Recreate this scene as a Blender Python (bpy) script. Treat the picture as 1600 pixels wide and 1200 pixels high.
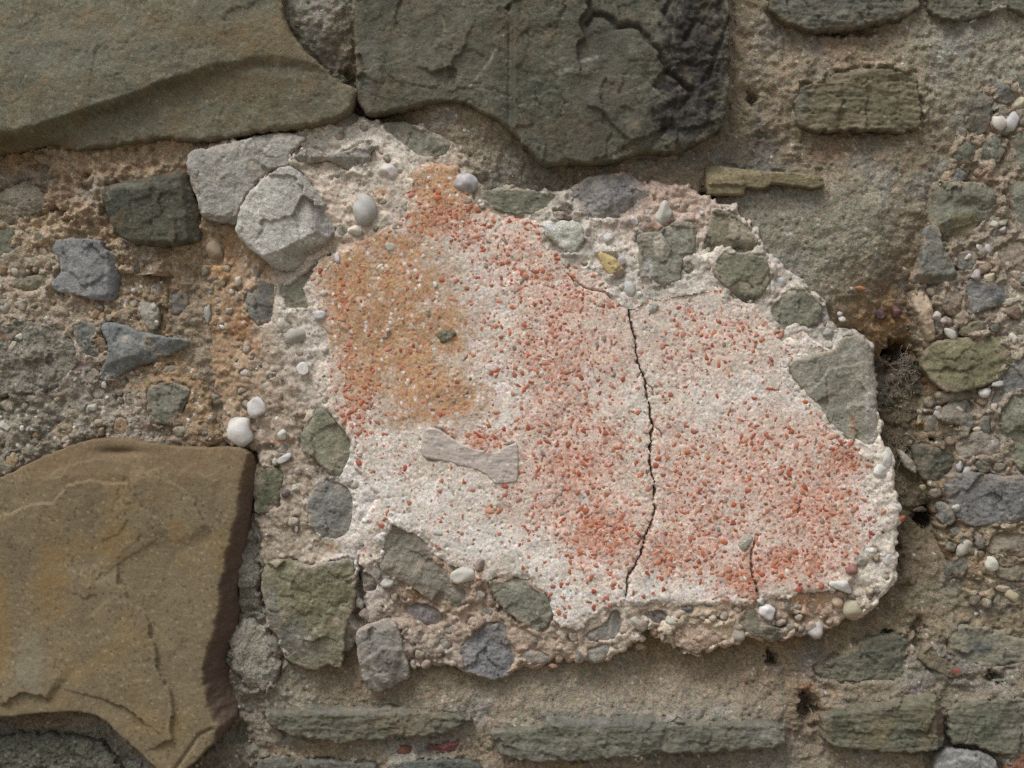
import bpy, math, random
import numpy as np

# ------------------------------------------------------------------ scale
PX = 0.0005            # one photograph pixel on the wall = half a millimetre
D = 2600.0             # camera distance in the same units (1.3 m)
ZC = 1.35              # height of the picture centre above the ground
sc = bpy.context.scene
for o in list(bpy.data.objects):
    bpy.data.objects.remove(o)

# ------------------------------------------------------------------ camera
cam_d = bpy.data.cameras.new('camera')
cam = bpy.data.objects.new('camera', cam_d)
sc.collection.objects.link(cam)
cam.location = (0, -D * PX, ZC)
cam.rotation_euler = (math.radians(90), 0, 0)
cam_d.sensor_width = 36
cam_d.lens = 36 * D / 1600.0
cam_d.clip_start = 0.01
cam_d.clip_end = 500
sc.camera = cam

# ------------------------------------------------------------------ sky, sun, exposure
SUN_EL, SUN_AZ = 58.0, -38.0      # degrees; azimuth measured from straight behind the camera, negative = left
w = bpy.data.worlds.new('World')
sc.world = w
w.use_nodes = True
nt = w.node_tree
nt.nodes.clear()
sky = nt.nodes.new('ShaderNodeTexSky')
sky.sky_type = 'NISHITA'
sky.sun_disc = False
sky.sun_elevation = math.radians(SUN_EL)
sky.air_density = 1.0
sky.dust_density = 4.0
sky.ozone_density = 1.0
hs = nt.nodes.new('ShaderNodeHueSaturation')
hs.inputs['Saturation'].default_value = 0.22      # thin overcast: almost colourless sky light
bg = nt.nodes.new('ShaderNodeBackground')
bg.inputs['Strength'].default_value = 0.12
wo = nt.nodes.new('ShaderNodeOutputWorld')
nt.links.new(sky.outputs[0], hs.inputs['Color'])
nt.links.new(hs.outputs[0], bg.inputs[0])
nt.links.new(bg.outputs[0], wo.inputs[0])
el, az = math.radians(SUN_EL), math.radians(SUN_AZ)
to_sun = (math.sin(az) * math.cos(el), -math.cos(az) * math.cos(el), math.sin(el))
sky.sun_rotation = math.atan2(to_sun[0], to_sun[1])
sun_d = bpy.data.lights.new('sun', 'SUN')
sun_d.energy = 2.1
sun_d.angle = math.radians(24)
sun_d.color = (1.0, 0.965, 0.925)
sun = bpy.data.objects.new('sun', sun_d)
sc.collection.objects.link(sun)
from mathutils import Vector, Matrix
sun.rotation_euler = Vector(to_sun).to_track_quat('Z', 'Y').to_euler()
sun.location = (-2, -4, 5)
sc.view_settings.view_transform = 'Standard'
sc.view_settings.look = 'None'
sc.view_settings.exposure = 0.07
sc.cycles.use_denoising = False
sc.view_settings.gamma = 1.0
sc.view_settings.use_curve_mapping = False

# ------------------------------------------------------------------ numeric helpers
RNG = np.random.RandomState(11)
PERM = np.concatenate([RNG.permutation(256)] * 3).astype(np.int32)
GA = RNG.rand(256) * 2 * np.pi
GX, GY = np.cos(GA).astype(np.float32), np.sin(GA).astype(np.float32)
RV = RNG.rand(256).astype(np.float32)
RV2 = RNG.rand(256).astype(np.float32)


def _h(xi, yi, seed):
    return PERM[PERM[(xi + seed * 37) & 255] + ((yi + seed * 91) & 255)]


def perlin(x, y, seed=0):
    x = np.asarray(x, np.float32)
    y = np.asarray(y, np.float32)
    xi = np.floor(x).astype(np.int32)
    yi = np.floor(y).astype(np.int32)
    fx = x - xi
    fy = y - yi
    u = fx * fx * fx * (fx * (fx * 6 - 15) + 10)
    v = fy * fy * fy * (fy * (fy * 6 - 15) + 10)

    def g(ix, iy, dx, dy):
        k = _h(ix, iy, seed)
        return GX[k] * dx + GY[k] * dy
    a = g(xi, yi, fx, fy)
    b = g(xi + 1, yi, fx - 1, fy)
    c = g(xi, yi + 1, fx, fy - 1)
    d = g(xi + 1, yi + 1, fx - 1, fy - 1)
    a = a + u * (b - a)
    c = c + u * (d - c)
    return (a + v * (c - a)) * 1.45


def fbm(x, y, size, octv=4, seed=0, gain=0.5):
    s = 0.0
    a = 1.0
    f = 1.0 / size
    t = 0.0
    for i in range(octv):
        s = s + a * perlin(x * f, y * f, seed + i * 7)
        t += a
        a *= gain
        f *= 2.03
    return s / t * 1.3


def ridged(x, y, size, octv=3, seed=0):
    s = 0.0
    a = 1.0
    f = 1.0 / size
    t = 0.0
    for i in range(octv):
        s = s + a * (1 - np.abs(perlin(x * f, y * f, seed + i * 5)) * 1.6)
        t += a
        a *= 0.5
        f *= 2.1
    return s / t


def worley(x, y, size, seed=0):
    """distance to the nearest cell point (0..1) and that cell's random value"""
    x = np.asarray(x, np.float32) / size
    y = np.asarray(y, np.float32) / size
    xi = np.floor(x).astype(np.int32)
    yi = np.floor(y).astype(np.int32)
    best = np.full(x.shape, 9.0, np.float32)
    val = np.zeros(x.shape, np.float32)
    for dx in (-1, 0, 1):
        for dy in (-1, 0, 1):
            k = _h(xi + dx, yi + dy, seed)
            px = xi + dx + RV[k]
            py = yi + dy + RV2[k]
            d = (x - px) ** 2 + (y - py) ** 2
            m = d < best
            best = np.where(m, d, best)
            val = np.where(m, RV[(k * 7 + 13) & 255], val)
    return np.sqrt(best), val


def planes(x, y, size, seed, slope, off):
    """broken rock: every cell of a warped mosaic is its own tilted plane; cells meet at sharp arrises or small steps"""
    x = np.asarray(x, np.float32)
    y = np.asarray(y, np.float32)
    wx = x / size + 0.22 * fbm(x, y, size * 0.6, 3, seed + 71, .55)
    wy = y / size + 0.22 * fbm(x, y, size * 0.6, 3, seed + 72, .55)
    xi = np.floor(wx).astype(np.int32)
    yi = np.floor(wy).astype(np.int32)
    best = np.full(x.shape, 9.0, np.float32)
    val = np.zeros(x.shape, np.float32)
    for dx in (-1, 0, 1):
        for dy in (-1, 0, 1):
            k = _h(xi + dx, yi + dy, seed)
            px = xi + dx + RV[k]
            py = yi + dy + RV2[k]
            d = (wx - px) ** 2 + (wy - py) ** 2
            k2, k3, k4 = (k * 5 + 31) & 255, (k * 11 + 7) & 255, (k * 3 + 101) & 255
            pl = slope * size * ((RV[k2] - .5) * 2 * (x / size - px) + (RV2[k3] - .5) * 2 * (y / size - py)) + off * (RV[k4] - .5) * 2
            m = d < best
            best = np.where(m, d, best)
            val = np.where(m, pl, val)
    return val


def sstep(a, b, x):
    t = np.clip((x - a) / (b - a), 0, 1)
    return t * t * (3 - 2 * t)


def lin(c):
    c = np.asarray(c, np.float64) / 255.0
    return np.where(c <= 0.04045, c / 12.92, ((c + 0.055) / 1.055) ** 2.4)


def chaikin(p, n=1):
    p = np.asarray(p, np.float64)
    for _ in range(n):
        q = np.roll(p, -1, 0)
        p = np.stack([p * 0.78 + q * 0.22, p * 0.22 + q * 0.78], 1).reshape(-1, 2)
    return p


def sdf(poly, X, Y):
    """signed distance to a polygon, positive inside"""
    X = np.asarray(X, np.float32)
    Y = np.asarray(Y, np.float32)
    best = np.full(X.shape, 1e12, np.float32)
    ins = np.zeros(X.shape, bool)
    n = len(poly)
    for i in range(n):
        ax, ay = poly[i]
        bx, by = poly[(i + 1) % n]
        ex, ey = bx - ax, by - ay
        L = ex * ex + ey * ey + 1e-9
        t = np.clip(((X - ax) * ex + (Y - ay) * ey) / L, 0, 1)
        d = (X - ax - t * ex) ** 2 + (Y - ay - t * ey) ** 2
        best = np.minimum(best, d)
        if ay != by:
            c = (Y < ay) != (Y < by)
            ins ^= c & (X < (ex * (Y - ay) / (by - ay) + ax))
    d = np.sqrt(best)
    return np.where(ins, d, -d)


def sdf_grid(poly, xs, ys):
    """the same on a regular grid: coarse everywhere, exact near the outline"""
    if len(xs) * len(ys) < 6000:
        return sdf(poly, *np.meshgrid(xs, ys))
    k = 5
    cx, cy = np.append(xs[::k], xs[-1] + k), np.append(ys[::k], ys[-1] + k)
    G = sdf(poly, *np.meshgrid(cx, cy))
    u, v = np.interp(xs, cx, np.arange(len(cx))), np.interp(ys, cy, np.arange(len(cy)))
    j, i = np.minimum(u.astype(int), len(cx) - 2), np.minimum(v.astype(int), len(cy) - 2)
    fu, fv = (u - j)[None, :], (v - i)[:, None]
    I, J = i[:, None], j[None, :]
    d = ((G[I, J] * (1 - fu) + G[I, J + 1] * fu) * (1 - fv) + (G[I + 1, J] * (1 - fu) + G[I + 1, J + 1] * fu) * fv).astype(np.float32)
    m = np.abs(d) < 3.0 * k * (xs[1] - xs[0])
    X, Y = np.meshgrid(xs, ys)
    d[m] = sdf(poly, X[m], Y[m])
    return d


def near_any(polys, x, y, pad):
    """largest signed distance of points to any of the polygons, looked up only near their boxes"""
    best = np.full(x.shape, -1e6, np.float32)
    for P in polys:
        P = np.asarray(P, float)
        m = (x > P[:, 0].min() - pad) & (x < P[:, 0].max() + pad) & (y > P[:, 1].min() - pad) & (y < P[:, 1].max() + pad)
        if m.any():
            best[m] = np.maximum(best[m], sdf(P, x[m], y[m]))
    return best


def pline(pts, X, Y):
    """distance to a polyline; sign + on the left-hand side walking along it in picture coordinates"""
    best = np.full(X.shape, 1e12, np.float32)
    sg = np.zeros(X.shape, np.float32)
    for (ax, ay), (bx, by) in zip(pts[:-1], pts[1:]):
        ex, ey = bx - ax, by - ay
        L = ex * ex + ey * ey + 1e-9
        t = np.clip(((X - ax) * ex + (Y - ay) * ey) / L, 0, 1)
        d = (X - ax - t * ex) ** 2 + (Y - ay - t * ey) ** 2
        m = d < best
        best = np.where(m, d, best)
        sg = np.where(m, np.sign((X - ax) * ey - (Y - ay) * ex), sg)
    return np.sqrt(best), sg


def pend(pts, X, Y):
    """0 at the two ends of a polyline (and beyond them), 1 along its middle"""
    best = np.full(X.shape, 1e12, np.float32)
    u = np.zeros(X.shape, np.float32)
    L = [math.hypot(q[0] - p[0], q[1] - p[1]) for p, q in zip(pts[:-1], pts[1:])]
    T, s0 = sum(L), 0.0
    for (ax, ay), (bx, by), l in zip(pts[:-1], pts[1:], L):
        ex, ey = bx - ax, by - ay
        t = np.clip(((X - ax) * ex + (Y - ay) * ey) / (l * l + 1e-9), 0, 1)
        d = (X - ax - t * ex) ** 2 + (Y - ay - t * ey) ** 2
        m = d < best
        best = np.where(m, d, best)
        u = np.where(m, (s0 + t * l) / T, u)
        s0 += l
    return sstep(0, 0.16, u) * sstep(1, 0.84, u)


_CT = {}


def ctrl(table, X, Y, sigma=42.0):
    """smooth interpolation of control rows (x, y, v0, v1, ...), tabulated on an 8 px grid"""
    key = (id(table), len(table), sigma)
    if key not in _CT:
        T = np.asarray(table, np.float64)
        gx, gy = np.meshgrid(np.arange(-264, 1768, 8.0), np.arange(-264, 1320, 8.0))
        num = np.zeros(gx.shape + (T.shape[1] - 2,))
        den = np.zeros(gx.shape)
        for r in T:
            d2 = (gx - r[0]) ** 2 + (gy - r[1]) ** 2
            wgt = np.exp(-d2 / (2 * sigma * sigma)) + 2e-4 / (1 + d2 / 1e4)
            den += wgt
            num += wgt[..., None] * r[2:]
        _CT[key] = (num / den[..., None]).astype(np.float32)
    G = _CT[key]
    u = np.clip((X + 264) / 8.0, 0, G.shape[1] - 1.001)
    v = np.clip((Y + 264) / 8.0, 0, G.shape[0] - 1.001)
    i, j = v.astype(np.int32), u.astype(np.int32)
    fv, fu = (v - i)[..., None], (u - j)[..., None]
    return (G[i, j] * (1 - fu) + G[i, j + 1] * fu) * (1 - fv) + (G[i + 1, j] * (1 - fu) + G[i + 1, j + 1] * fu) * fv


def splats(lst, X, Y):
    s = np.zeros(X.shape, np.float32)
    for (cx, cy, rx, ry, a) in lst:
        s = np.maximum(s, a * np.exp(-(((X - cx) / rx) ** 2 + ((Y - cy) / ry) ** 2)))
    return s


# ------------------------------------------------------------------ materials
def make_mat(name, rough=0.92, spec=0.25, grain=((450, .10, 3),), sand=None, bump=(), flat=None, hue=None, obj_rand=0.0):
    """colour comes from the surface's own pigment map (Col) times procedural grain; relief from procedural bump"""
    m = bpy.data.materials.new(name)
    m.use_nodes = True
    t = m.node_tree
    t.nodes.clear()
    N, Lk = t.nodes.new, t.links.new
    out = N('ShaderNodeOutputMaterial')
    p = N('ShaderNodeBsdfPrincipled')
    p.inputs['Roughness'].default_value = rough
    p.inputs['Specular IOR Level'].default_value = spec
    Lk(p.outputs[0], out.inputs[0])
    geo = N('ShaderNodeNewGeometry')
    pos = geo.outputs['Position']
    if flat:
        mp = N('ShaderNodeVectorMath')
        mp.operation = 'MULTIPLY'
        mp.inputs[1].default_value = flat
        Lk(pos, mp.inputs[0])
        fpos = mp.outputs[0]
    else:
        fpos = pos
    at = N('ShaderNodeAttribute')
    at.attribute_name = 'Col'
    col = at.outputs['Color']
    for (s, a, det) in grain:
        nz = N('ShaderNodeTexNoise')
        nz.inputs['Scale'].default_value = s
        nz.inputs['Detail'].default_value = det
        Lk(fpos, nz.inputs['Vector'])
        mr = N('ShaderNodeMapRange')
        mr.inputs[1].default_value = 0.25
        mr.inputs[2].default_value = 0.75
        mr.inputs[3].default_value = 1 - a
        mr.inputs[4].default_value = 1 + a
        Lk(nz.outputs['Fac'], mr.inputs[0])
        vm = N('ShaderNodeVectorMath')
        vm.operation = 'SCALE'
        Lk(col, vm.inputs[0])
        Lk(mr.outputs[0], vm.inputs['Scale'])
        col = vm.outputs[0]
    if sand:
        s, a, sat = sand
        vo = N('ShaderNodeTexVoronoi')
        vo.inputs['Scale'].default_value = s
        Lk(pos, vo.inputs['Vector'])
        # each sand grain its own brightness and a little of its own tint
        rgb = N('ShaderNodeMix')
        rgb.data_type = 'RGBA'
        rgb.inputs['Factor'].default_value = sat
        bw = N('ShaderNodeSeparateColor')
        Lk(vo.outputs['Color'], bw.inputs[0])
        cmb = N('ShaderNodeCombineColor')
        for k in range(3):
            Lk(bw.outputs[0], cmb.inputs[k])
        Lk(cmb.outputs[0], rgb.inputs[6])
        Lk(vo.outputs['Color'], rgb.inputs[7])
        vm1 = N('ShaderNodeVectorMath')
        vm1.operation = 'MULTIPLY_ADD'
        vm1.inputs[1].default_value = (2 * a,) * 3
        vm1.inputs[2].default_value = (1 - a,) * 3
        Lk(rgb.outputs[2], vm1.inputs[0])
        vm2 = N('ShaderNodeVectorMath')
        vm2.operation = 'MULTIPLY'
        Lk(col, vm2.inputs[0])
        Lk(vm1.outputs[0], vm2.inputs[1])
        col = vm2.outputs[0]
    Lk(col, p.inputs['Base Color'])
    nrm = None
    for (kind, s, dist, st) in bump:
        if kind == 'v':
            tx = N('ShaderNodeTexVoronoi')
            src = tx.outputs['Distance']
        else:
            tx = N('ShaderNodeTexNoise')
            tx.inputs['Detail'].default_value = 5
            tx.inputs['Roughness'].default_value = 0.62
            src = tx.outputs['Fac']
        tx.inputs['Scale'].default_value = s
        Lk(fpos if kind == 'f' else pos, tx.inputs['Vector'])
        b = N('ShaderNodeBump')
        b.inputs['Strength'].default_value = st
        b.inputs['Distance'].default_value = dist
        b.invert = (kind == 'v')
        Lk(src, b.inputs['Height'])
        if nrm:
            Lk(nrm, b.inputs['Normal'])
        nrm = b.outputs[0]
    if nrm:
        Lk(nrm, p.inputs['Normal'])
    return m


M = {
    'stone': make_mat('rough_stone', 0.92, 0.2, ((90, .10, 5), (420, .16, 4), (1100, .26, 2)), bump=(('n', 140, .0012, .3), ('n', 560, .0010, .6), ('n', 1300, .0005, .6))),
    'slate': make_mat('bedded_stone', 0.92, 0.2, ((70, .12, 5), (320, .18, 4), (900, .18, 2)), bump=(('f', 240, .0014, .5), ('n', 520, .0010, .6), ('n', 1300, .0004, .5)), flat=(0.30, 0.7, 1.5)),
    'brown': make_mat('brown_sandstone', 0.93, 0.18, ((40, .08, 4), (420, .10, 3), (1200, .20, 2)), bump=(('n', 110, .0005, .3), ('n', 1000, .0006, .55))),
    'mortar': make_mat('sandy_mortar', 0.97, 0.12, ((70, .10, 4), (420, .14, 3)), sand=(760, .34, .35), bump=(('n', 300, .0014, .65), ('v', 760, .0006, .55))),
    'face': make_mat('crushed_brick_mortar', 0.95, 0.15, ((90, .06, 4), (500, .12, 3)), sand=(900, .30, .30), bump=(('n', 480, .0005, .5), ('v', 900, .00025, .4))),
    'pebble': make_mat('polished_pebble', 0.6, 0.35, ((120, .08, 5), (600, .06, 3)), bump=(('n', 240, .0008, .4), ('n', 900, .0002, .4))),
    'chip': make_mat('crushed_brick', 0.95, 0.12, ((600, .16, 3), (1400, .12, 1)), bump=(('n', 900, .0004, .5),)),
    'bone': make_mat('weathered_bone', 0.75, 0.3, ((300, .10, 4), (900, .10, 2)), bump=(('n', 500, .0006, .5),)),
    'soil': make_mat('dry_soil', 0.95, 0.1, ((8, .15, 5), (60, .2, 4)), bump=(('n', 40, .02, .6),)),
    'fibre': make_mat('dry_fibre', 0.8, 0.2, ((400, .1, 2),)),
}

# ------------------------------------------------------------------ object helpers
COL = sc.collection


def place(px, py, h):
    s = (D - h) / D
    return ((px - 800.0) * s * PX, -h * PX, ZC + (600.0 - py) * s * PX)


def link(name, me, mat, parent):
    o = bpy.data.objects.new(name, me)
    COL.objects.link(o)
    if mat:
        me.materials.append(mat)
    if parent is not None:
        o.parent = parent
        o.matrix_parent_inverse = Matrix.Translation(-Vector(parent.location))
    return o


def raw_mesh(name, V, faces3, faces4, C, smooth=True, sat=0.82):
    me = bpy.data.meshes.new(name)
    V = np.asarray(V, np.float32)
    f3 = np.asarray(faces3, np.int32).reshape(-1, 3)
    f4 = np.asarray(faces4, np.int32).reshape(-1, 4)
    nl = f3.size + f4.size
    npoly = len(f3) + len(f4)
    me.vertices.add(len(V))
    me.vertices.foreach_set('co', V.ravel())
    me.loops.add(nl)
    me.polygons.add(npoly)
    me.loops.foreach_set('vertex_index', np.concatenate([f4.ravel(), f3.ravel()]).astype(np.int32))
    ls = np.concatenate([np.arange(len(f4)) * 4, f4.size + np.arange(len(f3)) * 3]).astype(np.int32)
    me.polygons.foreach_set('loop_start', ls)
    if smooth:
        me.polygons.foreach_set('use_smooth', np.ones(npoly, bool))
    me.update(calc_edges=True)
    a = me.color_attributes.new('Col', 'FLOAT_COLOR', 'POINT')
    c4 = np.ones((len(V), 4), np.float32)
    C = np.asarray(C, np.float64)
    g = C @ np.array([0.3, 0.5, 0.2])
    C = g[:, None] + (C - g[:, None]) * sat
    # evener light put into the colours: dull tones brightened, pale lime stays
    k = 1.32 - 0.34 * np.clip(g / 0.42, 0, 1)
    c4[:, :3] = np.clip(C * k[:, None], 0.002, 0.9)
    a.data.foreach_set('color', c4.ravel())
    return me


def patch(name, poly, hfun, cfun, mat, parent, res=2.0, back=-40.0, jag=0.0, jsize=14.0, out=1.0, h0=None, cull=(), label=None, seed=0):
    """a solid piece: front relief over the traced outline, sides going back into the wall"""
    poly = np.asarray(poly, np.float64)
    x0, y0 = poly.min(0) - 3 * res - jag
    x1, y1 = poly.max(0) + 3 * res + jag
    xs = np.arange(x0, x1 + res, res)
    ys = np.arange(y0, y1 + res, res)
    X, Y = np.meshgrid(xs, ys)
    X = X.astype(np.float32)
    Y = Y.astype(np.float32)
    d = sdf_grid(poly, xs, ys).astype(np.float32)
    if jag:
        d = d + jag * fbm(X, Y, jsize, 3, 31 + seed)
    gy, gx = np.gradient(d, res)
    gl = np.sqrt(gx * gx + gy * gy) + 1e-6
    gx /= gl
    gy /= gl
    snap = (d < 0) & (d > -0.62 * res)
    X2 = np.where(snap, X - d * gx, X)
    Y2 = np.where(snap, Y - d * gy, Y)
    ins = d > -0.62 * res
    dd = np.maximum(d, 0)
    H = hfun(X2, Y2, dd).astype(np.float32)
    Cc = cfun(X2, Y2, dd, H)
    nyy, nxx = X.shape
    idx = np.arange(nxx * nyy).reshape(nyy, nxx)
    a, b, c, e = ins[:-1, :-1], ins[:-1, 1:], ins[1:, 1:], ins[1:, :-1]
    ia, ib, ic, ie = idx[:-1, :-1], idx[:-1, 1:], idx[1:, 1:], idx[1:, :-1]
    keep = np.ones(a.shape, bool)
    if len(cull):
        xc = X[:-1, :-1] + res / 2
        yc = Y[:-1, :-1] + res / 2
        for cp, mg in cull:
            cp = np.asarray(cp, np.float64)
            mb = (xc > cp[:, 0].min()) & (xc < cp[:, 0].max()) & (yc > cp[:, 1].min()) & (yc < cp[:, 1].max())
            if mb.any():
                keep[mb] &= ~(sdf(cp, xc[mb], yc[mb]) > mg)
    q = a & b & c & e & keep
    F4 = np.stack([ia[q], ie[q], ic[q], ib[q]], 1)
    tr = []
    for m, t in (((~a) & b & c & e & keep, (ie, ic, ib)), (a & (~b) & c & e & keep, (ia, ie, ic)),
                 (a & b & (~c) & e & keep, (ia, ie, ib)), (a & b & c & (~e) & keep, (ia, ic, ib))):
        tr.append(np.stack([t[0][m], t[1][m], t[2][m]], 1))
    F3 = np.concatenate(tr)
    # directed edges and the open border
    E = np.concatenate([F4[:, [0, 1]], F4[:, [1, 2]], F4[:, [2, 3]], F4[:, [3, 0]], F3[:, [0, 1]], F3[:, [1, 2]], F3[:, [2, 0]]])
    key = E[:, 0].astype(np.int64) * (nxx * nyy) + E[:, 1]
    rev = E[:, 1].astype(np.int64) * (nxx * nyy) + E[:, 0]
    border = E[~np.isin(key, rev)]
    # border made by culling stays open (it lies hidden under another piece)
    db = d.ravel()
    border = border[(db[border[:, 0]] < 2.5 * res) & (db[border[:, 1]] < 2.5 * res)]
    used = np.unique(np.concatenate([F4.ravel(), F3.ravel()]))
    remap = np.full(nxx * nyy, -1, np.int64)
    remap[used] = np.arange(len(used))
    px, py, ph = X2.ravel()[used], Y2.ravel()[used], H.ravel()[used]
    pc = Cc.reshape(-1, 3)[used]
    F4 = remap[F4]
    F3 = remap[F3]
    border = remap[border]
    bv = np.unique(border)
    VX, VY, VH, VC = [px], [py], [ph], [pc]
    n0 = len(used)
    ox, oy = -gx.ravel()[used][bv], -gy.ravel()[used][bv]
    prev = np.full(n0, -1, np.int64)
    prev[bv] = bv
    faces = [F4]
    for k, (f, o) in enumerate(((0.12, 0.6), (0.38, 1.0), (1.0, -0.5))):
        wob = fbm(px[bv] + 50 * k, py[bv], 9, 2, 77) * 0.9
        VX.append(px[bv] + ox * (o * out + wob * min(1, out)))
        VY.append(py[bv] + oy * (o * out + wob * min(1, out)))
        hb = ph[bv] + (np.minimum(back, ph[bv] - 3) - ph[bv]) * f
        VH.append(hb)
        VC.append(pc[bv])
        cur = np.full(n0, -1, np.int64)
        cur[bv] = n0 + k * len(bv) + np.arange(len(bv))
        a_, b_ = border[:, 0], border[:, 1]
        faces.append(np.stack([prev[b_], prev[a_], cur[a_], cur[b_]], 1))
        prev = cur
    VX, VY, VH, VC = map(np.concatenate, (VX, VY, VH, VC))
    F4 = np.concatenate(faces)
    if h0 is None:
        h0 = float(np.median(ph))
    cx, cy = float(poly[:, 0].mean()), float(poly[:, 1].mean())
    s = (D - h0) / D
    V = np.stack([(VX - cx) * s * PX, -(VH - h0) * PX, (cy - VY) * s * PX], 1)
    me = raw_mesh(name, V, F3, F4, VC)
    o = link(name, me, mat, parent)
    o.location = place(cx, cy, h0)
    if label:
        o['label'] = label
    return o


def empty(name, label, cat, group=None, at=(800, 1200, 0)):
    e = bpy.data.objects.new(name, None)
    COL.objects.link(e)
    e.location = place(*at)
    e['label'] = label
    e['category'] = cat
    if group:
        e['group'] = group
    e.empty_display_size = 0.05
    return e


# ------------------------------------------------------------------ stones
SEED = [100]


def stone(parent, poly, h, c, style='stone', label=None, tilt=(0, 0), fac=(4, 0.35), rnd=5.0, amp=2.2, res=2.0, back=None,
          jag=1.3, cuts=(), flakes=(), veins=(), spots=(), smear=None, layers=0.0, smooth=1, terr=0.0, name='stone', extra=None, cmul=None, streak=None, brk=None, hair=1.0):
    """c: list of pigment colours; fac: random broken facets (count, slope); cuts: explicit facet planes (x, y, nx, ny, slope);
    flakes: (polyline, lift, reach) spalled layers; veins: (polyline, width, colour, amount); spots: (x, y, rx, ry, colour, amount)"""
    SEED[0] += 1
    sd = SEED[0]
    r = np.random.RandomState(sd)
    P = chaikin(poly, smooth)
    mn, mx = P.min(0), P.max(0)
    cx, cy = (mn + mx) / 2
    R = 0.5 * float(min(mx - mn))
    fx = []
    for i in range(fac[0]):
        th = (i + r.rand() * 0.9) * 2 * math.pi / max(1, fac[0])
        fx.append((math.cos(th), math.sin(th), fac[1] * (0.35 + r.rand()), R * (0.15 + 0.55 * r.rand())))
    cs = [lin(k) for k in c]
    if len(cs) == 1:
        cs = [cs[0], cs[0] * np.array([0.80, 0.82, 0.84])]
    if len(cs) == 2:
        cs.append(cs[0] * 1.22 + 0.012)

    def hf(X, Y, d):
        H = np.full(X.shape, float(h), np.float32)
        wob = fbm(X, Y, R * 0.9, 3, sd) * R * 0.10
        pl = np.zeros(X.shape, np.float32)
        for (nx, ny, s, off) in fx:
            pl = np.minimum(pl, -s * ((X - cx) * nx + (Y - cy) * ny + wob - off))
        for (x, y, nx, ny, s) in cuts:
            l = math.hypot(nx, ny)
            pl = np.minimum(pl, -s * (((X - x) * nx + (Y - y) * ny) / l + wob * 0.4))
        H += pl
        H += tilt[0] * (X - cx) + tilt[1] * (Y - cy)
        if layers:
            yy = Y + fbm(X, Y, 90, 4, sd + 3) * 5 + 0.03 * (X - cx)
            L1 = fbm(X * 0.12, yy, 9, 4, sd + 4, .6)
            msk = sstep(-0.3, 0.4, fbm(X, Y, 60, 3, sd + 6))
            H += layers * (0.35 + 0.65 * msk) * (np.round(L1 * 3.0) / 3.0 * 0.45 + L1 * 0.45)
            H -= layers * 0.9 * msk * sstep(0.86, 0.98, ridged(X * 0.10, yy, 13, 2, sd + 5))
            H += layers * 0.8 * fbm(X, Y, 30, 4, sd + 7, .6)
        if terr:
            wx_ = X + 22 * fbm(X, Y, 45, 4, sd + 8, .6)
            wy_ = Y + 22 * fbm(X, Y, 45, 4, sd + 18, .6)
            n = fbm(wx_ * 0.6, wy_, 95, 3, sd + 9, 0.5) * 2.4
            f = np.floor(n)
            H += terr * (f + sstep(0.93, 1.0, n - f) * 1.0) * 1.7
            n = fbm(wx_, wy_ * 0.8, 40, 3, sd + 19, 0.5) * 2.0
            f = np.floor(n)
            H += terr * 0.55 * (f + sstep(0.92, 1.0, n - f))
        for (pts, lift, reach) in flakes:
            wx = fbm(X, Y, 12, 3, sd + 21) * 3.0
            wy = fbm(X, Y, 12, 3, sd + 22) * 3.0
            dd, sg = pline(pts, X + wx, Y + wy)
            s = dd * sg
            H += lift * sstep(-0.8, 0.8, s) * np.exp(-(np.maximum(s, 0) / reach) ** 2) * pend(pts, X + wx, Y + wy)
        H += amp * fbm(X, Y, 38, 4, sd + 1, 0.6) + amp * 0.5 * fbm(X, Y, 9, 3, sd + 2, 0.65)
        # little conchoidal breaks
        n = fbm(X, Y, 24, 4, sd + 11, 0.6) * 2.2
        f = np.floor(n)
        H += 0.45 * amp * (f + sstep(0.72, 1.0, n - f) - n)
        hs_ = float(np.clip(R * 1.3, 30, 80))
        hl = sstep(0.955, 0.992, ridged(X + 9 * fbm(X, Y, 16, 3, sd + 15), Y + 9 * fbm(X, Y, 16, 3, sd + 16), hs_, 1, sd + 14)) * sstep(0.05, 0.35, fbm(X, Y, hs_ * .8, 3, sd + 17))
        H -= 2.6 * hair * hl
        bz, bs, bo = brk if brk else (float(np.clip(R * .85, 13, 110)), .13, 1.1)
        if bs:
            H += planes(X, Y, bz, sd % 89, bs, bo)
            H += 0.5 * planes(X + 40, Y, bz * .42, sd % 83, bs * 1.1, bo * .6)
        if extra is not None:
            H = extra(H, X, Y, d)
        rr = rnd * (0.45 + 0.75 * sstep(-0.5, 0.6, fbm(X, Y, 34, 3, sd + 13)))
        q = np.clip(1 - d / rr, 0, 1)
        H -= rr * 0.85 * (1 - np.sqrt(np.maximum(0, 1 - q * q)))
        return H

    def cf(X, Y, d, H):
        vs = float(np.clip(R * 0.9, 13, 60))
        a = sstep(-0.45, 0.55, fbm(X, Y, vs, 5, sd + 40, 0.6))[..., None]
        C = cs[0] * a + cs[1] * (1 - a)
        b = sstep(0.18, 0.62, fbm(X, Y, vs * .6, 5, sd + 50, 0.65))[..., None] * 0.7
        C = C * (1 - b) + cs[2] * b
        if len(cs) > 3:
            b = sstep(0.05, 0.5, fbm(X + 300, Y, 90, 4, sd + 60, 0.6))[..., None] * 0.85
            C = C * (1 - b) + cs[3] * b
        C = C * (1 + 0.20 * fbm(X, Y, 7, 3, sd + 61, 0.75) + 0.10 * fbm(X, Y, 22, 3, sd + 62, .6))[..., None]
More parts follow.
